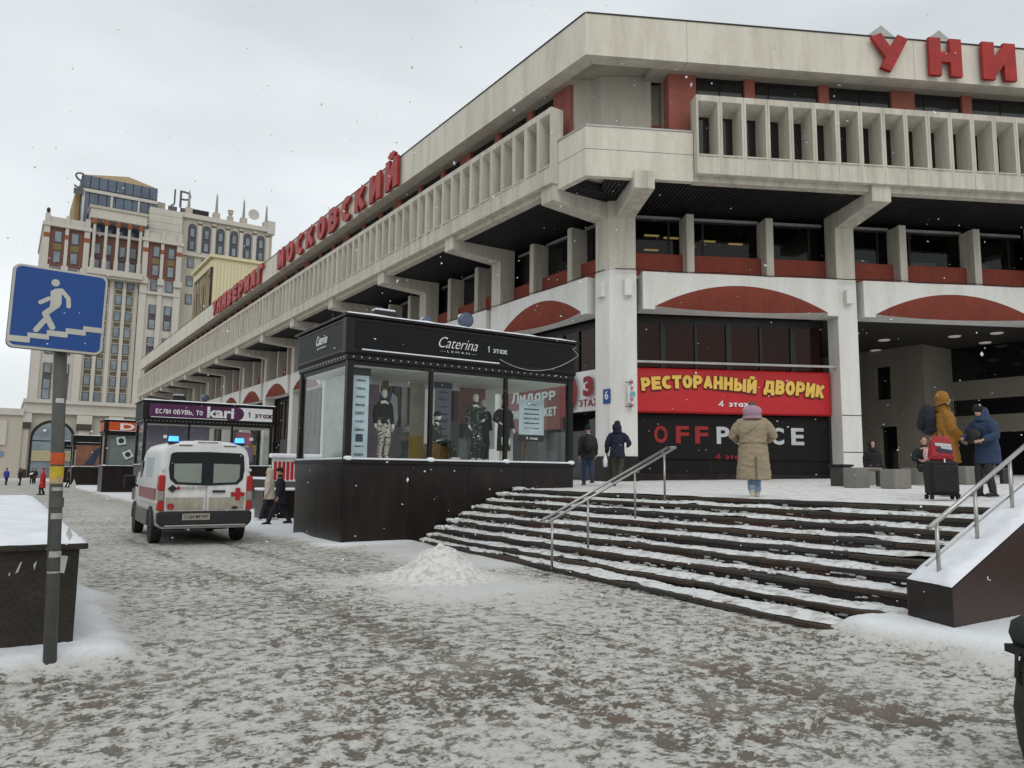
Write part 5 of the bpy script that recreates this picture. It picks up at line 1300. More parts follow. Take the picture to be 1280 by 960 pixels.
    bx('brick_wall', brick_red, 11.6, 21.2, .8, .998, 41.6, 49.4); bx('loggia_sill', stone_light, 11.6, 21.2, .2, .797, 48.9, 49.45)
    bx('loggia_glass', far_glass_blue, 11.8, 21, 2.0, 2.3, 49.5, 51.7)
    for i in range(5):
        x = 12.2+i*2.1
        MB().lathe([(.42, 41.6), (.42, 43.5), (.30, 43.8), (.27, 50.6), (.48, 51.1), (.48, 51.74)], (x, YF-1.0, 0), 12).build('portico_column', stone_light, o, M=inv, smooth=False)
        MB().lathe([(.42, 50.6), (.56, 50.8), (.56, 51.5), (.4, 51.73)], (x, YF-1.0, 0), 10).build('capital', MATS['far_terracotta'], o, M=inv)
    bx('entablature', stone_light, 11.3, 21.6, -1.7, 3, 51.75, 53.7); bx('entablature_cap', stone_beige, 11.0, 21.9, -2.0, 3, 53.7, 54.2)
    # glass crown
    GX0, GX1, GY = 9.4, 23.4, 4.0; k = 1+GY/172
    g0, g1 = GX0*k, GX1*k
    bx('crown_core', frame_black, g0, g1, GY+.1, 22, 49.5, 61.9)
    nc = 9
    for i in range(nc):
        for z0, z1 in ((50, 54.3), (54.35, 58.4), (59.5, 62.0)):
            x0 = g0+(g1-g0)*i/nc; x1 = g0+(g1-g0)*(i+1)/nc; bx('crown_pane', far_glass_blue, x0+.08, x1-.08, GY, GY+.098, z0, z1)
    bx('crown_rail', stone_light, g0-.1, g1+.1, GY-.3, GY-.02, 58.5, 59.2)
    for i in range(3): bx('crown_rail', stone_light, g0+(g1-g0)*(.02+.36*i), g0+(g1-g0)*(.05+.36*i), GY-.2, GY-.01, 50, 58.5)
    bx('crown_side', roof_gold, g0-.9, g0-.02, GY+1.5, 22, 49.5, 59)
    MB().add([(g0, YF+GY, 62.01), (g1, YF+GY, 62.01), (g1, YF+22, 62.01), (g0, YF+22, 62.01), ((g0+g1)/2+2, YF+10, 65.5)], [(0, 1, 4), (1, 2, 4), (2, 3, 4), (3, 0, 4)]).build('crown_roof', roof_gold, o, M=inv)
    bx('stone_block', stone_light, 22.4, 28.9, 2.0, 20, 49.6, 57.2)
    for z in (51, 52.6, 54.2, 55.8): bx('stone_course', stone_beige, 22.38, 28.92, 1.96, 1.999, z, z+.12)
    bx('lift_house', stone_beige, 24, 26.2, 8, 14, 57.2, 60.5)
    # right wing
    bx('wing_wall', stone_beige, 28.8, 48.5, 3, 25, 14.5, 56.4)
    for i in range(6):
        x = 31.2+i*2.95
        MB().prism([(x-.85, 49.3), (x+.85, 49.3), (x+.85, 54.6), (x+.6, 55.2), (x, 55.4), (x-.6, 55.2), (x-.85, 54.6)], YF+2.9, YF+2.999, 'y').build('tall_window', pm('wing_frame', (.09, .09, .12)) if 'wing_frame' not in MATS else MATS['wing_frame'], o, M=inv)
        win(x, 2.88, 53.3, .8, 1.0); win(x, 2.88, 50.4, .8, .95)
        for z in (46.6, 42.5, 38.5): win(x, 3, z, 1.1, 1.1)
        bx('wing_pilaster', stone_light, x+1.1, x+1.85, 2.6, 2.998, 48.9, 56.0); bx('pilaster_cap', brown_panel, x+1.05, x+1.9, 2.5, 2.999, 55.2, 55.6)
    bx('wing_cornice', stone_light, 28.8, 48.8, 2.3, 25, 56.401, 57.4); bx('wing_course', stone_light, 28.8, 48.6, 2.5, 2.997, 48.1, 48.8)
    bx('wing_end_pier', stone_light, 47.2, 48.9, 2.2, 6, 56, 59)
    for i, (x, h) in enumerate(((30.2, 4.2), (36.0, 4.6), (41.9, 4.6), (47.0, 4.2))):
        bx('obelisk_base', stone_beige, x-.7, x+.7, 2.4, 3.8, 57.4, 58.7); MB().tube([(x, YF+3.1, 58.7), (x, YF+3.1, 58.7+h*.85), (x, YF+3.1, 58.7+h)], [.34, .18, .02], 6).build('obelisk', pm('far_stone_grey', (.36, .34, .32)) if 'far_stone_grey' not in MATS else MATS['far_stone_grey'], o, M=inv)
    for x, w in ((31.8, 1.3), (34, .8)): bx('roof_plant', frame_black, x-w, x+w, 5, 8, 57.4, 59.4)
    bx('urn_base', stone_beige, 38.4, 39.6, 2.5, 3.6, 57.4, 58.5); MB().lathe([(.2, 58.5), (.6, 59.3), (.5, 59.6), (.7, 59.9)], (39, YF+3, 0), 10).build('urn', stone_beige, o, M=inv)
    MB().loft([[(44+rr*cos(a), YF+3-dd, 59.9+rr*sin(a)) for a in [2*pi*i/16 for i in range(16)]] for rr, dd in ((.2, 0), (1.0, .2), (1.25, .5), (1.2, .5), (.15, .1))]).build('satellite_dish', stone_light, o, M=inv, smooth=True)
    dark = pm('roof_letter_dark', (.11, .11, .12), .6)
    for ch, x, z, h in (('S', 9.0, 60.5, 3.4), ('J', 26.5, 60.6, 3.8), ('P', 28.9, 60.6, 3.8)):
        me = fit_text(text_mesh(ch, 1, .08, -.01), None, h); link('roof_letter', me, dark, o, M=inv @ face_matrix((x*1.02, YF+3.5, z), (1, 0, 0), (0, 0, 1)))
        MB().box(x*1.02-.9, x*1.02+.9, YF+3.6, YF+3.7, z-h/2-1.2, z-h/2).build('letter_stand', dark, o, M=inv)
highrise()
# neighbours far left
o = empty('far_building', (-30, 260, 0), 'hazy grey building far behind at the left edge', 'building')
MB().box(-40, 26, 0, 30, 0, 31).build('wall', haze_grey, o)
MB().box(-40, 26, -.5, 30, 31.001, 33).build('cornice', haze_grey, o)
fw = MB().box(-.9, .9, -.08, 0, -1.3, 1.3).mesh('window')
for i in range(11):
    for j in range(7): link('window', fw, far_glass_blue, o, (22-i*4.6, -.002, 3.5+j*4))
o = empty('corner_pavilion_building', (-1.5, 170, 0), 'low beige stone wing with dark capitals left of the high rise', 'building')
MB().box(-2.6, 4.3, 0, 8, 0, 11.6).build('wall', stone_beige, o); MB().box(-3.0, 4.4, -.5, 8, 11.601, 12.8).build('cornice', stone_light, o)
MB().box(-2.3, -1.2, -.5, -.002, 0, 8.5).build('pilaster', stone_beige, o); MB().box(-2.5, -.9, -.8, -.003, 8.5, 9.9).build('capital', MATS['far_dark_capital'], o)
MB().box(.2, 1.9, -.4, -.002, 6, 10.5).build('niche_panel', stone_light, o); MB().box(.4, 1.7, -.3, -.003, 4.0, 4.9).build('blue_notice', pm('far_blue_notice', (.2, .28, .4)), o)
o = empty('flag_pole', (-4.5, 160, 0), 'pole with a red and white flag at the left edge', 'flag')
MB().tube([(0, 0, 0), (0, 0, 17)], .08, 6).build('pole', frame_black, o)
MB().add([(0, -.05, 16.5), (1.2, -.3, 15.6), (2.3, 0, 16.2), (0, -.05, 15.2), (1.0, -.3, 14.2), (2.0, 0, 14.9), (0, 0, 13.6), (.6, -.2, 12.9), (1.2, 0, 13.6)], [(0, 1, 4, 3), (1, 2, 5, 4), (3, 4, 7, 6), (4, 5, 8, 7)]).build('flag_cloth', pattern_mat('flag_cloth', (.45, .03, .04), (.5, .5, .55), .35, .45), o)

# ------------------------------------------------------------------ ambulance
def ambulance():
    hd = radians(2.0)
    o = empty('ambulance', (3.93, 18.45, 0), 'white ambulance van with red cross seen from behind with blue beacons lit', 'ambulance', rz=-hd)
    # cross sections: half outline from sill to roof crown; y runs forward from the rear face
    def half(wb, zb, ws, zs, wr, zr, zc):
        pts = [(wb*.93, zb), (wb, zb+.06), (wb+(ws-wb)*.5, zb+.3), (ws, zs), (ws-.005, zs+.35), (ws-.05, zs+.75), (wr+.06, zr-.24), (wr+.02, zr-.11), (wr-.05, zr-.02), (wr-.18, zr+.035), (wr*.5, zc-.01), (0, zc)]
        return pts
    def sec(y, *a, dy=None):
        h = half(*a); L_ = [(-x, z) for x, z in h]+[(x, z) for x, z in h[-2::-1]]
        return [(x, y+(dy(z) if dy else 0), z) for x, z in L_]
    lean = lambda z: .05*max(0, z-.9)+.10*max(0, z-2.15)
    R = [sec(.05, .95, .40, .985, .98, .84, 2.32, 2.40, dy=lean), sec(.10, .965, .40, .995, .98, .86, 2.35, 2.43, dy=lean), sec(.35, .98, .40, 1.01, .98, .88, 2.38, 2.47),
         sec(1.2, .98, .40, 1.02, .98, .89, 2.40, 2.49), sec(3.3, .98, .40, 1.02, .98, .89, 2.40, 2.49), sec(3.75, .98, .40, 1.02, .98, .87, 2.36, 2.45),
         sec(4.3, .98, .40, 1.01, .98, .80, 1.98, 2.06), sec(4.85, .97, .40, .99, .92, .80, 1.42, 1.48), sec(5.2, .93, .40, .95, .85, .80, 1.22, 1.27), sec(5.45, .84, .40, .86, .72, .7, 1.0, 1.04)]
    o.scale = (1, 1, .95)
    b = MB().loft(R).build('body', van_white, o, smooth=True)
    try:
        wn = b.modifiers.new('e', 'EDGE_SPLIT'); wn.split_angle = radians(38)
    except Exception: pass
    # lower cladding and wheel arches
    for s in (-1, 1):
        MB().box(s*1.0, s*1.035, 1.75, 4.05, .38, .78).build('side_cladding', van_grey, o, bevel=.012)
        for yc in (1.08, 4.5):
            arc = [(yc+.47*cos(pi*i/14), .42+.47*sin(pi*i/14)) for i in range(15)]; inn = [(yc+.39*cos(pi*i/14), .42+.39*sin(pi*i/14)) for i in range(15)][::-1]
            MB().prism(arc+inn, s*.90, s*1.045, 'x').build('wheel_arch', van_black, o)
            MB().prism([(yc+.40*cos(2*pi*i/20), .42+.40*sin(2*pi*i/20)) for i in range(20)], s*.80, s*1.028, 'x').build('wheel_well', frame_black, o)
            t = MB(); t.loft([[(s*xx, yc+rr*cos(a), .345+rr*sin(a)) for a in [2*pi*i/24 for i in range(24)]] for xx, rr in ((.80, .22), (.80, .315), (.83, .345), (.99, .345), (1.03, .315), (1.03, .22))])
            t = t.build('wheel', tyre_m, o, smooth=False); t.scale = (1, 1, 1/.95)
            MB().loft([[(s*xx, yc+rr*cos(a), .345+rr*sin(a)) for a in [2*pi*i/18 for i in range(18)]] for xx, rr in ((.9, .215), (1.015, .215), (1.0, .17), (.985, .06))]).build('rim', van_grey, t)
        MB().box(s*.99, s*1.04, .18, 3.9, .97, 1.0).build('side_moulding', van_white, o)
        # stripe, side window film, emblem
        MB().box(s*1.021, s*1.03, .45, 3.6, 1.05, 1.32).build('red_stripe', stripe_red, o)
        MB().box(s*.935, s*.992, 1.45, 2.7, 1.56, 2.1).build('side_window', van_frost_side, o, bevel=.02)
        MB().box(s*.93, s*.99, 3.45, 4.0, 1.5, 2.0).build('cab_window', van_glass, o, bevel=.02)
        # mirrors
        m = MB().box(s*1.08, s*1.36, 4.0, 4.12, 1.25, 1.62).build('mirror', van_black, o, bevel=.04); MB().box(s*1.11, s*1.33, 3.985, 3.998, 1.29, 1.58).build('mirror_glass', van_glass, m)
        MB().tube([(s*1.0, 4.08, 1.3), (s*1.12, 4.06, 1.38)], .03, 6).build('mirror_arm', van_black, o)
        # tail lamp column
        def lamp(z0, z1, m, nm): MB().prism([(s*1.015, z0), (s*.875, z0), (s*.885, z1), (s*1.0, z1)], .015+.0, .30, 'y').build(nm, m, o, bevel=.02)
        lamp(1.28, 1.64, tail_red, 'tail_lamp'); lamp(1.04, 1.277, tail_clear, 'reversing_lamp'); lamp(.82, 1.037, tail_red, 'tail_lamp')
        MB().box(s*.86, s*1.0, -.03, .1, .64, .78).build('corner_reflector', tail_clear, o, bevel=.02)
        # beacons
        bc = MB().tube([(s*.72, .32, 2.44), (s*.72, .32, 2.56)], [.11, .10], 14).build('beacon', beacon_blue, o, smooth=False); MB().tube([(s*.72, .32, 2.38), (s*.72, .32, 2.439)], .125, 14).build('beacon_base', van_black, bc)
        for z in (1.25, 1.95): MB().box(s*.90, s*.965, .03, .12, z+.55 if z > 1.5 else z+.5, z+.62 if z > 1.5 else z+.56).build('hinge', van_white, o)
    # rear face: doors slightly proud with a seam, dark glazed band, dirty lower panels
    for s in (-1, 1):
        d = MB().prism([(s*.012, .80), (s*.86, .80), (s*.875, 1.3), (s*.86, 1.75), (s*.80, 2.16), (s*.70, 2.22), (s*.012, 2.22)], .035, .055, 'y')
        for i, v in enumerate(d.v): d.v[i] = (v[0], v[1]+lean(v[2])-.006, v[2])
        dr = d.build('rear_door', van_white, o, bevel=.006)
        g = MB().prism([(s*.0, 1.40), (s*.66, 1.43), (s*.78, 1.55), (s*.815, 1.8), (s*.785, 2.12), (s*.73, 2.18), (s*.0, 2.20)], .02, .034, 'y')
        for i, v in enumerate(g.v): g.v[i] = (v[0], v[1]+lean(v[2])-.006, v[2])
        gl = g.build('door_window', van_glass, o)
        f = MB().prism([(s*.13, 1.46), (s*.62, 1.48), (s*.70, 1.58), (s*.71, 1.91), (s*.13, 1.92)], .012, .019, 'y')
        for i, v in enumerate(f.v): f.v[i] = (v[0], v[1]+lean(v[2])-.006, v[2])
        f.build('frosted_film', van_frost, gl)
        p = MB().prism([(s*.06, .83), (s*.82, .83), (s*.84, 1.12), (s*.06, 1.12)], .022, .033, 'y')
        p.build('lower_panel', van_dirty, dr, bevel=.006)
    MB().box(.12, .40, -.01, .03, 1.24, 1.29).build('door_handle', van_black, o, bevel=.01)
    cr = MB().box(.53, .83, .012, .034, 1.145, 1.245).box(.63, .73, .0115, .0345, 1.045, 1.345).build('red_cross', cross_red, o)
    MB().prism([(-.82, 1.33), (-.72, 1.42), (-.62, 1.33), (-.72, 1.24)], .012, .034, 'y').build('dark_emblem', van_black, o)
    for x, z, r in ((-.60, 1.34, .04), (-.74, .92, .07)):
        MB().lathe([(r*.55, 0), (r, 0), (r, .008), (r*.55, .008)], n=16).build('round_sticker', cross_red, o, M=face_matrix((x, .012, z), (1, 0, 0), (0, 0, 1)))
    link('door_lettering', lettering('скорая помо', .55, .05, .15, .02), tail_clear, o, M=face_matrix((-.28, .018, 1.35), (1, 0, 0), (0, 0, 1)))
    MB().ell((.62, .0, .88), (.07, .012, .03), 12, 6).build('oval_badge', van_black, o)
    bp = MB().prism([(-.96, .47), (.96, .47), (1.0, .58), (1.0, .80), (-1.0, .80), (-1.0, .58)], -.06, .3, 'y').build('bumper', van_black, o, bevel=.04)
    MB().box(-.86, .86, -.10, -.055, .455, .49).build('bumper_step', frame_alu, o, bevel=.01)
    pl = MB().box(-.50, .08, -.075, -.0605, .60, .75).build('number_plate', plate_m, o)
    link('plate_number', fit_text(text_mesh('C 369 MP 797', 1, .002, .015), .50, .075), van_black, pl, M=face_matrix((-.21, -.078, .675), (1, 0, 0), (0, 0, 1)))
    MB().box(-.22, .22, .16, .24, 2.395, 2.445).build('brake_lamp', tail_clear, o, bevel=.015)
    MB().box(-.30, .30, .20, .34, 2.40, 2.47).build('roof_ridge', van_white, o, bevel=.02)
    for s in (-1, 1): MB().box(s*.34, s*.62, .13, .2, 2.33, 2.36).build('roof_vent', van_grey, o)
    MB().box(-.78, .78, 1.5, 5.0, .26, .42).build('underbody', frame_black, o)
    MB().tube([(-.35, -.02, .38), (-.35, .3, .38)], .03, 8).build('exhaust', frame_alu, o)
    MB().box(-.7, .7, 1.06, 1.14, .3, .38).build('axle', frame_black, o)
    # thin windscreen at the front for other viewpoints
    MB().add([(-.72, 4.42, 1.98), (.72, 4.42, 1.98), (.80, 4.93, 1.44), (-.80, 4.93, 1.44)], [(0, 1, 2, 3)]).build('windscreen', van_glass, o)
ambulance()

# ------------------------------------------------------------------ people
def fused(mb, voxel, smooth=3, wrinkle=0., wscale=9., name='m'):
    """fuse overlapping closed shapes into one continuous skin"""
    me = mb.mesh('tmp'); ob = bpy.data.objects.new('tmp', me)
    r = ob.modifiers.new('r', 'REMESH'); r.mode = 'VOXEL'; r.voxel_size = voxel
    if smooth: s_ = ob.modifiers.new('s', 'SMOOTH'); s_.factor = .5; s_.iterations = smooth
    out_ = evaluated(ob)
    bpy.data.objects.remove(ob); bpy.data.meshes.remove(me); out_.name = name
    if wrinkle:
        cs = [v.co.copy() for v in out_.vertices]; ns = [v.normal.copy() for v in out_.vertices]; flat_ = []
        for c, n in zip(cs, ns): flat_ += list(c+n*wrinkle*nz3(c.x, c.y, c.z*1.8, wscale, 2))
        out_.vertices.foreach_set('co', flat_); out_.update()
    out_.polygons.foreach_set('use_smooth', [True]*len(out_.polygons))
    return out_
def ering(c, rx, ry, n=20, ax=0):
    return [(c[0]+rx*cos(2*pi*k/n), c[1]+ry*sin(2*pi*k/n), c[2]) for k in range(n)]
def V3(t): return Vector(t)
def hand(mb, wrist, d, palm_n, side):
    """palm with four fingers of different length and a thumb leaving its side; slightly curled"""
    d = V3(d).normalized(); n = V3(palm_n); n = (n-d*n.dot(d)).normalized(); sd_ = d.cross(n)*side
    w = V3(wrist); mb.tube([w-d*.03, w+d*.02, w+d*.06, w+d*.085], [.024, .030, .036, .028], 8, flat=.6)
    for k, (off, ln) in enumerate(((-.027, .060), (-.009, .075), (.009, .07), (.026, .055))):
        b = w+d*.082+sd_*off; k1 = b+d*ln*.45+n*.006; k2 = k1+d*ln*.3+n*.018; k3 = k2+d*ln*.15+n*.02
        mb.tube([b-d*.01, k1, k2, k3], [.0095, .009, .0085, .007], 6)
    t0 = w+d*.025-sd_*.028; mb.tube([t0, t0-sd_*.022+d*.022+n*.008, t0-sd_*.026+d*.05+n*.02], [.012, .0105, .008], 6)
def person(label, pos, heading, H=1.72, feet=((0, 0), (0, 0)), arms=None, lean=0., head=(0, 0), coat=None, trousers=(.02, .02, .025), shoes=(.02, .02, .02),
           hat=None, hair=(.03, .02, .015), hood=None, skin=None, sit=False, extras=None, name='person', cat='person', group=None, detail=True, fat=1., fabric=0.013, coat_mat=None, trouser_mat=None, hair_long=False, hood_k=1., hat_off=(0, 0)):
    s = H/1.75; vx = .014 if detail else .022
    sk = skin or skin_m
    hipz = .93 if not sit else .48
    hips = V3((0, 0, hipz)); up = V3((0, sin(lean), cos(lean)))
    chest = hips+up*.36; neck = hips+up*.56; shz = hips+up*.50
    hd = neck+up*.055+V3((0, .02+.10*sin(head[0]), .10*cos(head[0])))
    J = {}
    for k, sg in ((0, -1), (1, 1)):
        fy, lift = feet[k][:2]; fx = feet[k][2] if len(feet[k]) > 2 else .09
        h = hips+V3((sg*.09, 0, 0)); a = V3((sg*fx, fy, .09+lift))
        if sit: kn = V3((sg*.12, .44, .50)); a = V3((sg*.12, .50+fy, .09))
        else:
            m = (h+a)/2; L_ = (a-h).length; bend = sqrt(max(0, .43**2-(L_/2)**2)); kn = m+V3((0, bend+.01, 0))
        J[k] = (h, kn, a)
    A = {}
    for k, sg in ((0, -1), (1, 1)):
        S0 = shz+V3((sg*.185*fat, 0, -.03))
        if arms and arms[k]: el, wr = [S0+V3(t) for t in arms[k]]
        else: el, wr = S0+V3((sg*.05, -.02, -.28)), S0+V3((sg*.06, .06, -.53))
        A[k] = (S0, el, wr)
    # --- body
    mb = MB()
    mb.loft([ering(hips+up*z, rx, ry) for z, rx, ry in ((-.08, .12, .09), (0, .155, .11), (.15, .13, .095), (.30, .15, .105), (.42, .165, .10), (.50, .14, .075), (.545, .06, .055))])
    mb.tube([neck-up*.03, neck+up*.05, hd-V3((0, .02, .03))], [.055, .052, .05], 10)
    mb.ell(hd+V3((0, 0, .03)), (.074, .092, .098), 16, 10); mb.ell(hd+V3((0, .025, -.04)), (.056, .068, .075), 12, 8)
    fz = head[0]; ty = sin(head[1])
    mb.ell(hd+V3((ty*.09, .098*cos(head[1]), -.005)), (.013, .020, .024), 8, 6)
    for sg in (-1, 1): mb.ell(hd+V3((sg*.077, -.005, 0)), (.010, .020, .030), 8, 6)
    mb.ell(hd+V3((ty*.07, .082, -.055)), (.024, .012, .010), 8, 6)
    for k, sg in ((0, -1), (1, 1)):
        S0, el, wr = A[k]; h, kn, a = J[k]
        mb.tube([S0-V3((sg*.05, 0, 0)), S0, el, wr], [.05, .052, .042, .028], 10)
        hand(mb, wr, (wr-el), V3((-sg, .25, 0)), sg)
        mb.tube([h+V3((0, 0, .05)), h, kn, kn+(a-kn)*.4, a], [.08, .085, .055, .052, .036], 10)
        mb.ell(a+V3((0, .055, -.045)), (.04, .115, .04), 10, 6)
    body = fused(mb, .011 if detail else .02, 2); body.transform(Matrix.Scale(s, 4))
    o = link(name, body, sk, None, pos, -heading); tag(o, label, cat, group)
    def child(nm, mb_, mat, voxel=vx, sm=4, wr_=0., ws=9.):
        me = fused(mb_, voxel, sm, wr_, ws, nm); me.transform(Matrix.Scale(s, 4)); return link(nm, me, mat, o)
    if detail and not skin:
        e = MB()
        for sg in (-1, 1): e.ell(hd+V3((sg*.030+ty*.06, .088, .020)), (.011, .007, .007), 8, 6)
        me = e.mesh('eyes', smooth=True); me.transform(Matrix.Scale(s, 4)); link('eyes', me, frame_black, o)
    cid = label.replace(' ', '_')[:24]
    def cm(nm, c): return c if not isinstance(c, tuple) else pm(nm+'_'+cid, c, .8, var=.08, scale=5, bump=.25, bscale=140)
    # --- trousers, shoes
    if trousers:
        mb = MB(); mb.loft([ering(hips+up*z, rx*fat, ry*fat) for z, rx, ry in ((-.12, .15, .11), (0, .18, .13), (.14, .16, .12))])
        for k in (0, 1):
            h, kn, a = J[k]; mb.tube([h+V3((0, 0, .02)), h-V3((0, 0, .04)), kn, kn+(a-kn)*.6, a+V3((0, 0, .0))], [.095, .10, .078, .068, .072], 12)
        child('trousers', mb, trouser_mat or cm('trouser', trousers), wr_=.008, ws=7)
    if shoes:
        mb = MB()
        for k in (0, 1):
            h, kn, a = J[k]; dr = V3((0, 1, 0)); tl = feet[k][1]
            mb.tube([a+V3((0, -.07, -.045)), a+V3((0, 0, -.035)), a+V3((0, .09, -.055)), a+V3((0, .18, -.065))], [.042, .052, .046, .03], 10)
            mb.tube([a+V3((0, 0, .10)), a+V3((0, 0, -.03))], [.058, .056], 10)
            mb.box(a.x-.042, a.x+.042, a.y-.105, a.y+.20, a.z-.09, a.z-.055)
        child('shoes', mb, cm('shoe', shoes), .012, 2)
    # --- coat
    if coat:
        col, hem, flare, puff = coat
        f = fat; mb = MB(); bot = hem
        rings = [(.53, .07, .065), (.495, .13, .085), (.44, .185, .125), (.34, .205, .145), (.2, .185, .14), (.08, .185, .145), (-.04, .20, .155)]
        R_ = [ering(hips+up*z, rx*f*puff, ry*f*puff) for z, rx, ry in rings]
        if bot < hipz-.06:
            n = 4
            for i in range(1, n+1):
                q = i/n; z = hipz-.04+(bot-hipz+.04)*q; R_.append(ering((0, .0, z), (.20+flare*q)*f*puff, (.155+flare*.8*q)*f*puff))
        mb.loft(R_)
        for k, sg in ((0, -1), (1, 1)):
            S0, el, wr = A[k]
            mb.tube([S0-V3((sg*.09, 0, -.02)), S0+V3((-sg*.015, 0, -.02)), S0+(el-S0)*.35+V3((0, 0, -.01)), S0+(el-S0)*.7, el, wr-(wr-el).normalized()*.015], [.06*puff, .082*puff, .085*puff, .08*puff, .072*puff, .058*puff], 12)
        if not hood or hood == 'down': mb.tube([neck+up*.005, neck+up*.065], [.085, .078], 12)
        child('coat', mb, coat_mat or cm('coat', col), .016 if detail else .022, 4, fabric, 8)
    if hood == 'up':
        mb = MB(); mb.ell(hd+V3((0, -.022, .03)), (.118, .125, .135), 16, 10); mb.tube([neck-up*.06, neck+up*.05, hd-V3((0, .03, .03))], [.13, .115, .105], 14)
        me = fused(mb, .012, 3, .006, 8, 'hood')
        bm_ = bmesh.new(); bm_.from_mesh(me); bmesh.ops.delete(bm_, geom=[v for v in bm_.verts if v.co.y > hd.y+.055 and abs(v.co.x) < .075 and hd.z-.11 < v.co.z < hd.z+.105], context='VERTS'); bm_.to_mesh(me); bm_.free()
        me.transform(Matrix.Scale(s, 4)); h_ = link('hood', me, cm('hood', hood_col(coat)), o)
        sd2 = h_.modifiers.new('t', 'SOLIDIFY'); sd2.thickness = .015
    elif isinstance(hood, tuple):
        mb = MB(); mb.ell(hd+V3((0, -.075*hood_k, -.045*hood_k)), (.135*hood_k, .085*hood_k, .125), 16, 10); mb.tube([neck-up*.05, neck+up*.07], [.14*hood_k, .115*hood_k], 14); child('hood', mb, cm('hood', hood), .014, 4, .01, 7)
    if hat:
        mb = MB(); mb.ell(hd+V3((0, -.008+hat_off[0], .065+hat_off[1])), (.090, .107, .088), 16, 10); mb.ell(hd+V3((0, -.012+hat_off[0], .03+hat_off[1])), (.092, .110, .05), 16, 8); child('hat', mb, cm('hat', hat), .012, 3, .003, 14)
    elif hair and hood != 'up':
        mb = MB(); mb.ell(hd+V3((0, -.018, .052)), (.084, .092, .088), 16, 10); mb.ell(hd+V3((0, -.05, -.0)), (.074, .055, .085), 12, 8)
        if hair_long: mb.tube([hd+V3((0, -.06, .05)), hd+V3((0, -.09, -.10)), hd+V3((0, -.11, -.24))], [.08, .09, .05], 12)
        child('hair', mb, cm('hair', hair), .011, 3, .006, 20)
    o['scale_hint'] = s
    return o, A, s
def hood_col(coat): return coat[0]
def backpack(label, person_obj, s, col, z=1.22, y=-.24, size=(.17, .11, .25), x=0.):
    """worn on the back: a thing of its own, placed in the wearer's frame"""
    M = Matrix.Translation(person_obj.location) @ Matrix.Rotation(person_obj.rotation_euler.z, 4, 'Z')
    p = M @ Vector((x*s, y*s, (z-size[2])*s))
    o = empty('backpack', tuple(p), label, 'backpack', rz=person_obj.rotation_euler.z)
    mb = MB(); mb.ell((0, 0, size[2]), size, 14, 10); mb.box(-size[0]*.75, size[0]*.75, -size[1]*.55, size[1]*.7, size[2]*.2, size[2]*1.7)
    me = fused(mb, .018, 4, .008, 8); me.transform(Matrix.Scale(s, 4)); link('bag', me, pm('bag_'+label[:18].replace(' ', '_'), col, .75, var=.3, scale=14), o)
    mb = MB(); mb.ell((0, -size[1]*.85, size[2]*.75), (size[0]*.7, size[1]*.35, size[2]*.45), 12, 8); me = mb.mesh('p', smooth=True); me.transform(Matrix.Scale(s, 4)); link('pocket', me, o.children[0].data.materials[0], o)
    for sg in (-1, 1):
        b = MB().tube([(sg*.10, size[1]*.6, size[2]*1.75), (sg*.13, .25, size[2]*2.0), (sg*.14, .40, size[2]*1.5), (sg*.15, .34, size[2]*.8), (sg*.14, size[1]*.5, size[2]*.35)], .02, 6, flat=.5)
        me = b.mesh('strap', smooth=True); me.transform(Matrix.Scale(s, 4)); link('strap', me, frame_black, o)
    return o
CAMH = radians(33.4)
def pz(px, py): p = on_plaza(px, py); return (p.x, p.y, plaza_z(p.x)+.02)

# woman in long beige coat walking away
pt = pz(943, 622)
woman, A, s = person('person in long beige padded coat with mauve hood walking away on the plaza', pt, CAMH+.32, 1.74, feet=((-.02, .02, .04), (.10, .0, .05)), lean=.03,
    arms=(((-.16, .02, -.26), (-.06, .20, -.36)), ((.16, .02, -.26), (.05, .20, -.36))), coat=((.34, .275, .185), .31, .035, 1.18), trousers=(.22, .34, .50), shoes=(.50, .47, .42),
    hood=(.42, .26, .34), hair=(.11, .075, .055), fat=1.14, hood_k=1.35)
def coat_details():
    b = MB(); sc = s
    b.tube([(-.27*sc, -.0, 1.0*sc), (-.2*sc, -.165*sc, 1.0*sc), (0, -.195*sc, 1.0*sc), (.2*sc, -.165*sc, 1.0*sc), (.27*sc, 0, 1.0*sc)], .022*sc, 6, flat=.5)
    link('belt', b.mesh('belt', smooth=True), pm('belt_beige', (.30, .235, .15), .8), woman)
    b = MB().tube([(-.20*sc, -.175*sc, 1.13*sc), (0, -.205*sc, 1.26*sc), (.14*sc, -.165*sc, 1.40*sc)], .014*sc, 6, flat=.5); link('bag_strap', b.mesh('bag_strap', smooth=True), pm('strap_cream', (.5, .46, .38), .7), woman)
    b = MB().box(.045*sc, .060*sc, -.262*sc, -.20*sc, .33*sc, .74*sc); link('coat_slit_shade', b.mesh('coat_slit_shade'), pm('slit_shadow_cloth', (.16, .125, .085), .9), woman)  # raised dark strip, painted shade for a slit in the coat
coat_details()
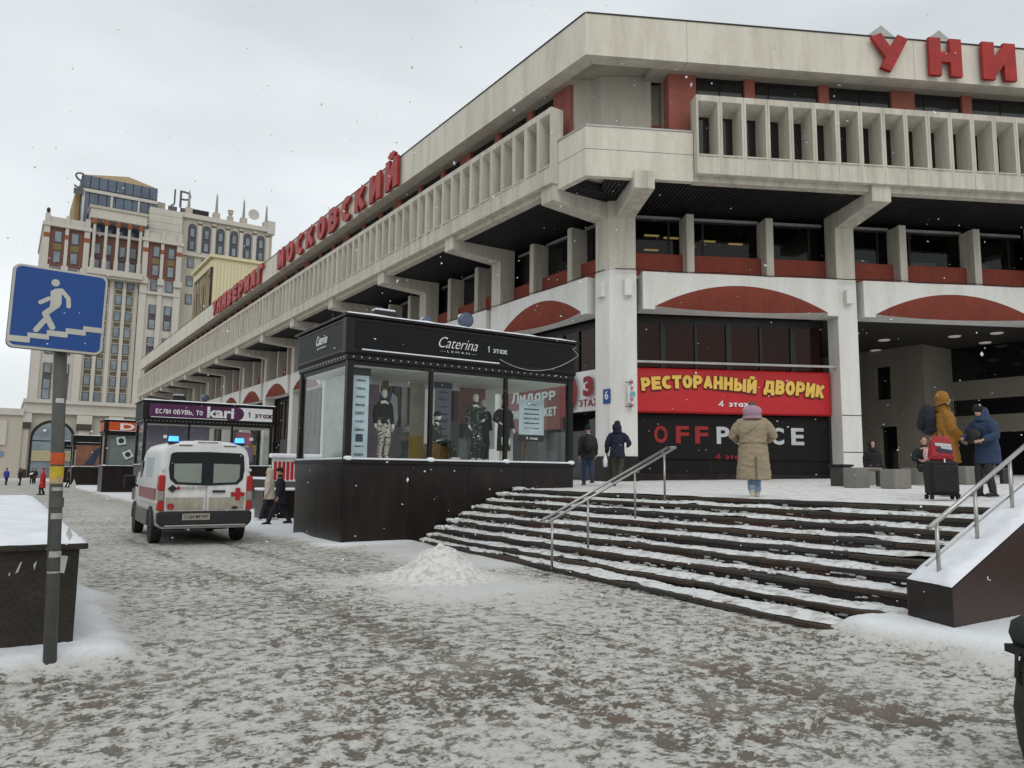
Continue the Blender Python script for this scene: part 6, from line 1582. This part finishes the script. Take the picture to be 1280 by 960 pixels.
# two men by the corner column
p1, A, s = person('person in dark patterned jacket and blue jeans walking between pavilion and column', pz(735, 607), CAMH-.12, 1.76, feet=((.16, .0), (-.18, .06)), coat=((.022, .021, .02), .80, .01, 1.06), trousers=(.03, .055, .12), shoes=(.05, .045, .04), hat=(.012, .012, .013))
b = MB().tube([(-.06, -.05, 1.53), (0, -.085, 1.54), (.06, -.05, 1.53)], .022, 6); link('collar', b.mesh('collar', smooth=True), letter_grey, p1)
backpack('dark patterned backpack on the person in blue jeans', p1, s, (.035, .03, .028))
p2, A, s = person('person in navy hooded jacket and camouflage trousers walking past the corner column', pz(772, 608), CAMH+.30, 1.82, feet=((.05, 0, .12), (-.32, .13)), arms=(((-.10, .0, -.27), (-.12, .10, -.50)), ((.15, -.06, -.24), (.10, .12, -.30))), coat=((.012, .014, .035), .78, .01, 1.06), trousers=(.05, .05, .035), shoes=(.015, .015, .015), hood=(.012, .014, .035), hat=(.01, .01, .012))
p_ = Vector(p2.location); rt = Vector((cos(CAMH), -sin(CAMH), 0))
o = MB().lathe([(.0, 0), (.06, .02), (.07, .2), (.03, .33), (.0, .34)], n=10).build('white_carrier_bag', letter_white, loc=tuple(p_-rt*.35+Vector((0, 0, .52))), smooth=True)
tag(o, 'small white bag in the hand of the person in navy', 'bag')
# two people at the top right of the steps
mu = pz(1184, 621)
pm_, A, s = person('person in mustard hooded parka standing on the plaza with a suitcase', mu, CAMH+1.75, 1.85, feet=((.03, 0), (-.03, 0)), arms=(((-.06, .03, -.27), (-.02, .20, -.45)), ((.07, .04, -.26), (-.02, .22, -.44))), head=(.05, .3),
    coat=((.32, .145, .02), .56, .03, 1.12), trousers=(.02, .018, .018), shoes=(.02, .02, .02), hood='up', hair=(.16, .07, .03), fat=1.18)
backpack('navy backpack worn over the mustard parka', pm_, s, (.012, .015, .028), 1.30, -.25, (.19, .14, .28), x=0.)
Mw = Matrix.Translation(pm_.location) @ Matrix.Rotation(pm_.rotation_euler.z, 4, 'Z')
sp = pz(1178, 626)
su = empty('suitcase', (sp[0], sp[1], sp[2]), 'large black wheeled suitcase in front of the person in mustard', 'suitcase', rz=-CAMH-.1)
sb_ = pm('suitcase_black', (.012, .012, .014), .7, var=.3, scale=15)
MB().box(-.225, .225, -.14, .14, .07, .63).build('shell', sb_, su, bevel=.04); MB().box(-.20, .20, -.19, -.151, .12, .55).build('front_pocket', sb_, su, bevel=.03)
MB().box(-.008, .012, -.156, -.15, .60, .66).build('tag', letter_white, su)
for x in (-.2, .2):
    for y in (-.1, .1): MB().lathe([(0, -.02), (.04, -.02), (.04, .02), (0, .02)], n=12).build('wheel', tyre_m, su, M=Matrix.Translation((x, y, .042)) @ Matrix.Rotation(pi/2, 4, 'Y'))
MB().tube([(-.1, .14, .70), (-.1, .14, .74), (.1, .14, .74), (.1, .14, .70)], .012, 6).build('handle', frame_black, su)
rp = Vector(su.location)+Vector((.03, 0, .632))
rb_ = empty('shopping_bag', tuple(rp), 'bright red printed shopping bag resting on the suitcase', 'bag', rz=-CAMH+.1)
mbx = MB().loft([[(x*k, y*k2, z) for x, y in ((-.20, -.07), (.20, -.07), (.20, .07), (-.20, .07))] for z, k, k2 in ((0, .95, .9), (.08, 1.0, 1.1), (.30, .86, .8), (.40, .70, .35))])
mbx.build('bag', pm('bag_red', (.42, .02, .03), .45, var=.2, scale=12), rb_, bevel=.02)
for i, (x0, x1, z0, z1) in enumerate(((-.15, .13, .24, .29), (-.12, .15, .15, .20), (-.05, .14, .20, .235))): MB().prism([(x0, z0), (x1, z0-.03), (x1, z1-.02), (x0, z1)], -.085, -.078, 'y').build('print', (letter_grey, navy, letter_grey)[i], rb_)
MB().tube([(-.06, 0, .40), (-.04, 0, .50), (.04, 0, .50), (.06, 0, .40)], .008, 6).build('handle', frame_black, rb_)
bl = pz(1238, 622)
pb, A, s = person('person in blue quilted coat and black hat looking down at their hands', bl, CAMH-1.9, 1.62, feet=((.03, 0), (.16, 0)), lean=.14, head=(.55, 0), arms=(((-.12, .06, -.26), (-.02, .28, -.34)), ((.12, .06, -.26), (.02, .30, -.30))),
    coat=((.026, .05, .105), .62, .02, 1.14), trousers=(.03, .025, .03), shoes=(.015, .015, .015), hat=(.008, .008, .009), hood=(.035, .065, .13), hat_off=(.03, -.025))
Mb_ = Matrix.Translation(pb.location) @ Matrix.Rotation(pb.rotation_euler.z, 4, 'Z'); q_ = Mb_ @ Vector((0, .30, .93))
o = MB().loft([ering((0, 0, z), rx, ry, 14) for z, rx, ry in ((0, .10, .05), (.03, .14, .07), (.18, .13, .065), (.24, .08, .03))]).build('handbag', pm('handbag_black', (.012, .012, .012), .5), loc=tuple(q_), rz=pb.rotation_euler.z, smooth=True)
tag(o, 'black handbag held by the person in blue coat', 'bag')
# sitting figures under the portico
s1 = pz(1157, 607)
ps, A, s = person('seated person in black jacket with pink and white top under the portico', s1, CAMH+pi+.2, 1.68, sit=True, coat=((.012, .012, .013), .46, .0, 1.05), trousers=(.02, .02, .022), hair=(.09, .055, .035), arms=(((-.10, .08, -.24), (.02, .26, -.26)), ((.10, .08, -.24), (.0, .26, -.28))))
o2 = MB().tube([(0, .19, .98), (0, .21, .80), (.02, .26, .60)], [.06, .09, .07], 10); link('scarf', o2.mesh('scarf', smooth=True), pattern_mat('scarf_pink', (.55, .40, .40), (.5, .18, .2), 12, .4), ps)
s2 = pz(1092, 604)
person('dark hooded person seated beside the portico wall', s2, CAMH+pi, 1.66, sit=True, coat=((.01, .01, .011), .46, .0, 1.1), trousers=(.012, .012, .012), hood='up', hat=None, detail=True)
# couple walking beside the ambulance
c = at_z(349, 657, 0)
person('person in black coat walking beside the ambulance with a companion', (c.x, c.y, .02), CAMH-1.9, 1.74, feet=((.34, .02), (-.30, .05)), lean=.06, coat=((.012, .012, .016), .66, .02, 1.08), trousers=(.012, .014, .024), shoes=(.01, .01, .01), hat=(.01, .01, .01))
c = at_z(337, 653.5, 0)
w_, A, s = person('person in cream padded jacket walking behind the one in black coat', (c.x+.1, c.y+.5, .02), CAMH-1.7, 1.72, feet=((.26, .0), (-.2, .04)), lean=.05, coat=((.52, .47, .38), .74, .01, 1.1), trousers=(.015, .016, .024), shoes=(.5, .48, .44), hood='up', hair=None)
# far figures
c = at_z(52, 619, 0); person('person in long red coat far off near the pavilions', (c.x, c.y, .02), CAMH-2.2, 1.70, feet=((.12, 0), (-.12, 0)), coat=((.45, .012, .02), .45, .03, 1.1), trousers=(.03, .02, .02), hat=(.35, .012, .02), detail=False)
for lab, px, py, cl, h in (('person in bright blue jacket far off at the left edge', 7, 606.5, (.02, .05, .28), 0), ('person in black far off next to the high rise column', 24, 607, (.015, .014, .016), .5), ('person in dark coat far off by the arch window', 39, 605, (.02, .02, .022), 2.4), ('second dark figure far off by the arch window', 43, 604.5, (.018, .016, .02), 3.0), ('person in dark clothes in front of the farthest pavilion', 84, 609.5, (.02, .02, .025), 1.4)):
    c = at_z(px, py, 0); person(lab, (c.x, c.y, .02), CAMH+h, 1.70, feet=((.1, 0), (-.1, 0)), coat=(cl, .72, .01, 1.06), trousers=(.015, .015, .02), hat=(.02, .02, .02), detail=False)

# ------------------------------------------------------------------ mannequins in the near pavilion
white_print = pattern_mat('white_black_print', (.50, .47, .43), (.03, .03, .03), 15, .36)
green_print = pattern_mat('green_white_print', (.012, .022, .016), (.42, .44, .38), 17, .24)
black_cloth = pm('black_cloth', (.009, .009, .010), .8)
def mannequin(label, x, y, h, pose=None, **k):
    person(label, (x, y, 1.99), k.pop('heading', pi), h, name='mannequin', cat='mannequin', group='mannequins in the near pavilion', skin=mannequin_m, hair=None, shoes=None, arms=pose, **k)
mannequin('mannequin in black top and light patterned trousers', 7.85, 17.7, 1.72, coat=((0, 0, 0), 1.02, .0, .88), coat_mat=black_cloth, trouser_mat=white_print, trousers=(1, 1, 1), fat=.95, fabric=.003)
mannequin('seated mannequin in black hat and green printed dress', 9.35, 17.7, 1.66, sit=True, heading=pi-.7, coat=((0, 0, 0), .40, .02, .9), coat_mat=green_print, trouser_mat=green_print, trousers=(1, 1, 1), hat=(.01, .01, .01), fabric=.003)
mannequin('mannequin in green and white printed suit', 10.5, 17.7, 1.78, pose=(((-.14, .02, -.24), (-.02, .12, -.32)), ((.08, 0, -.26), (.06, .1, -.48))), coat=((0, 0, 0), .95, .0, .92), coat_mat=green_print, trouser_mat=green_print, trousers=(1, 1, 1), fat=.95, fabric=.003)
mannequin('mannequin in black long dress behind the right window bar', 11.45, 17.75, 1.74, pose=(((-.06, 0, -.26), (-.07, .1, -.5)), ((.14, .02, -.24), (.04, .14, -.34))), coat=((0, 0, 0), .30, .02, .95), coat_mat=black_cloth, trousers=None, fabric=.003)
mannequin('mannequin in dark suit partly hidden by the window bar', 11.05, 18.2, 1.70, coat=((0, 0, 0), .70, .0, .95), coat_mat=pm('dark_suit_cloth', (.02, .018, .02), .8), trouser_mat=black_cloth, trousers=(1, 1, 1), fabric=.003)
o = MB().box(-.28, .28, -.25, .25, 0, .44).build('display_cube', kiosk_wood, loc=(9.33, 17.72, 1.97), rz=.6, bevel=.01); tag(o, 'wooden cube under the seated mannequin', 'cube')

# ------------------------------------------------------------------ falling snow
def flakes():
    rnd = random.Random(11); mb = MB()
    for i in range(1700):
        dd = 2.6+16*rnd.random()**1.4; px = rnd.uniform(-150, 1430); py = rnd.uniform(-120, 760)
        p = EYE+pixel_ray(px, py)*dd
        if p.z < .1: continue
        r = rnd.uniform(.0015, .0036)*(1+.05*dd)*(.8 if rnd.random() < .75 else 1.5)
        ax = Vector((rnd.uniform(-1, 1), rnd.uniform(-1, 1), rnd.uniform(-.6, .6))).normalized()*r*rnd.uniform(1, 2.2)
        bx_ = ax.orthogonal().normalized()*r; cx_ = ax.cross(bx_).normalized()*r
        mb.add([p+ax, p-ax, p+bx_, p-bx_, p+cx_, p-cx_], [(0, 2, 4), (2, 1, 4), (1, 3, 4), (3, 0, 4), (2, 0, 5), (1, 2, 5), (3, 1, 5), (0, 3, 5)])
    o = mb.build('falling_snow', flake_m, fix=False); stuff(o); o['label'] = 'light snowflakes drifting down through the air'
flakes()

bpy.data.scenes.remove(TMP)
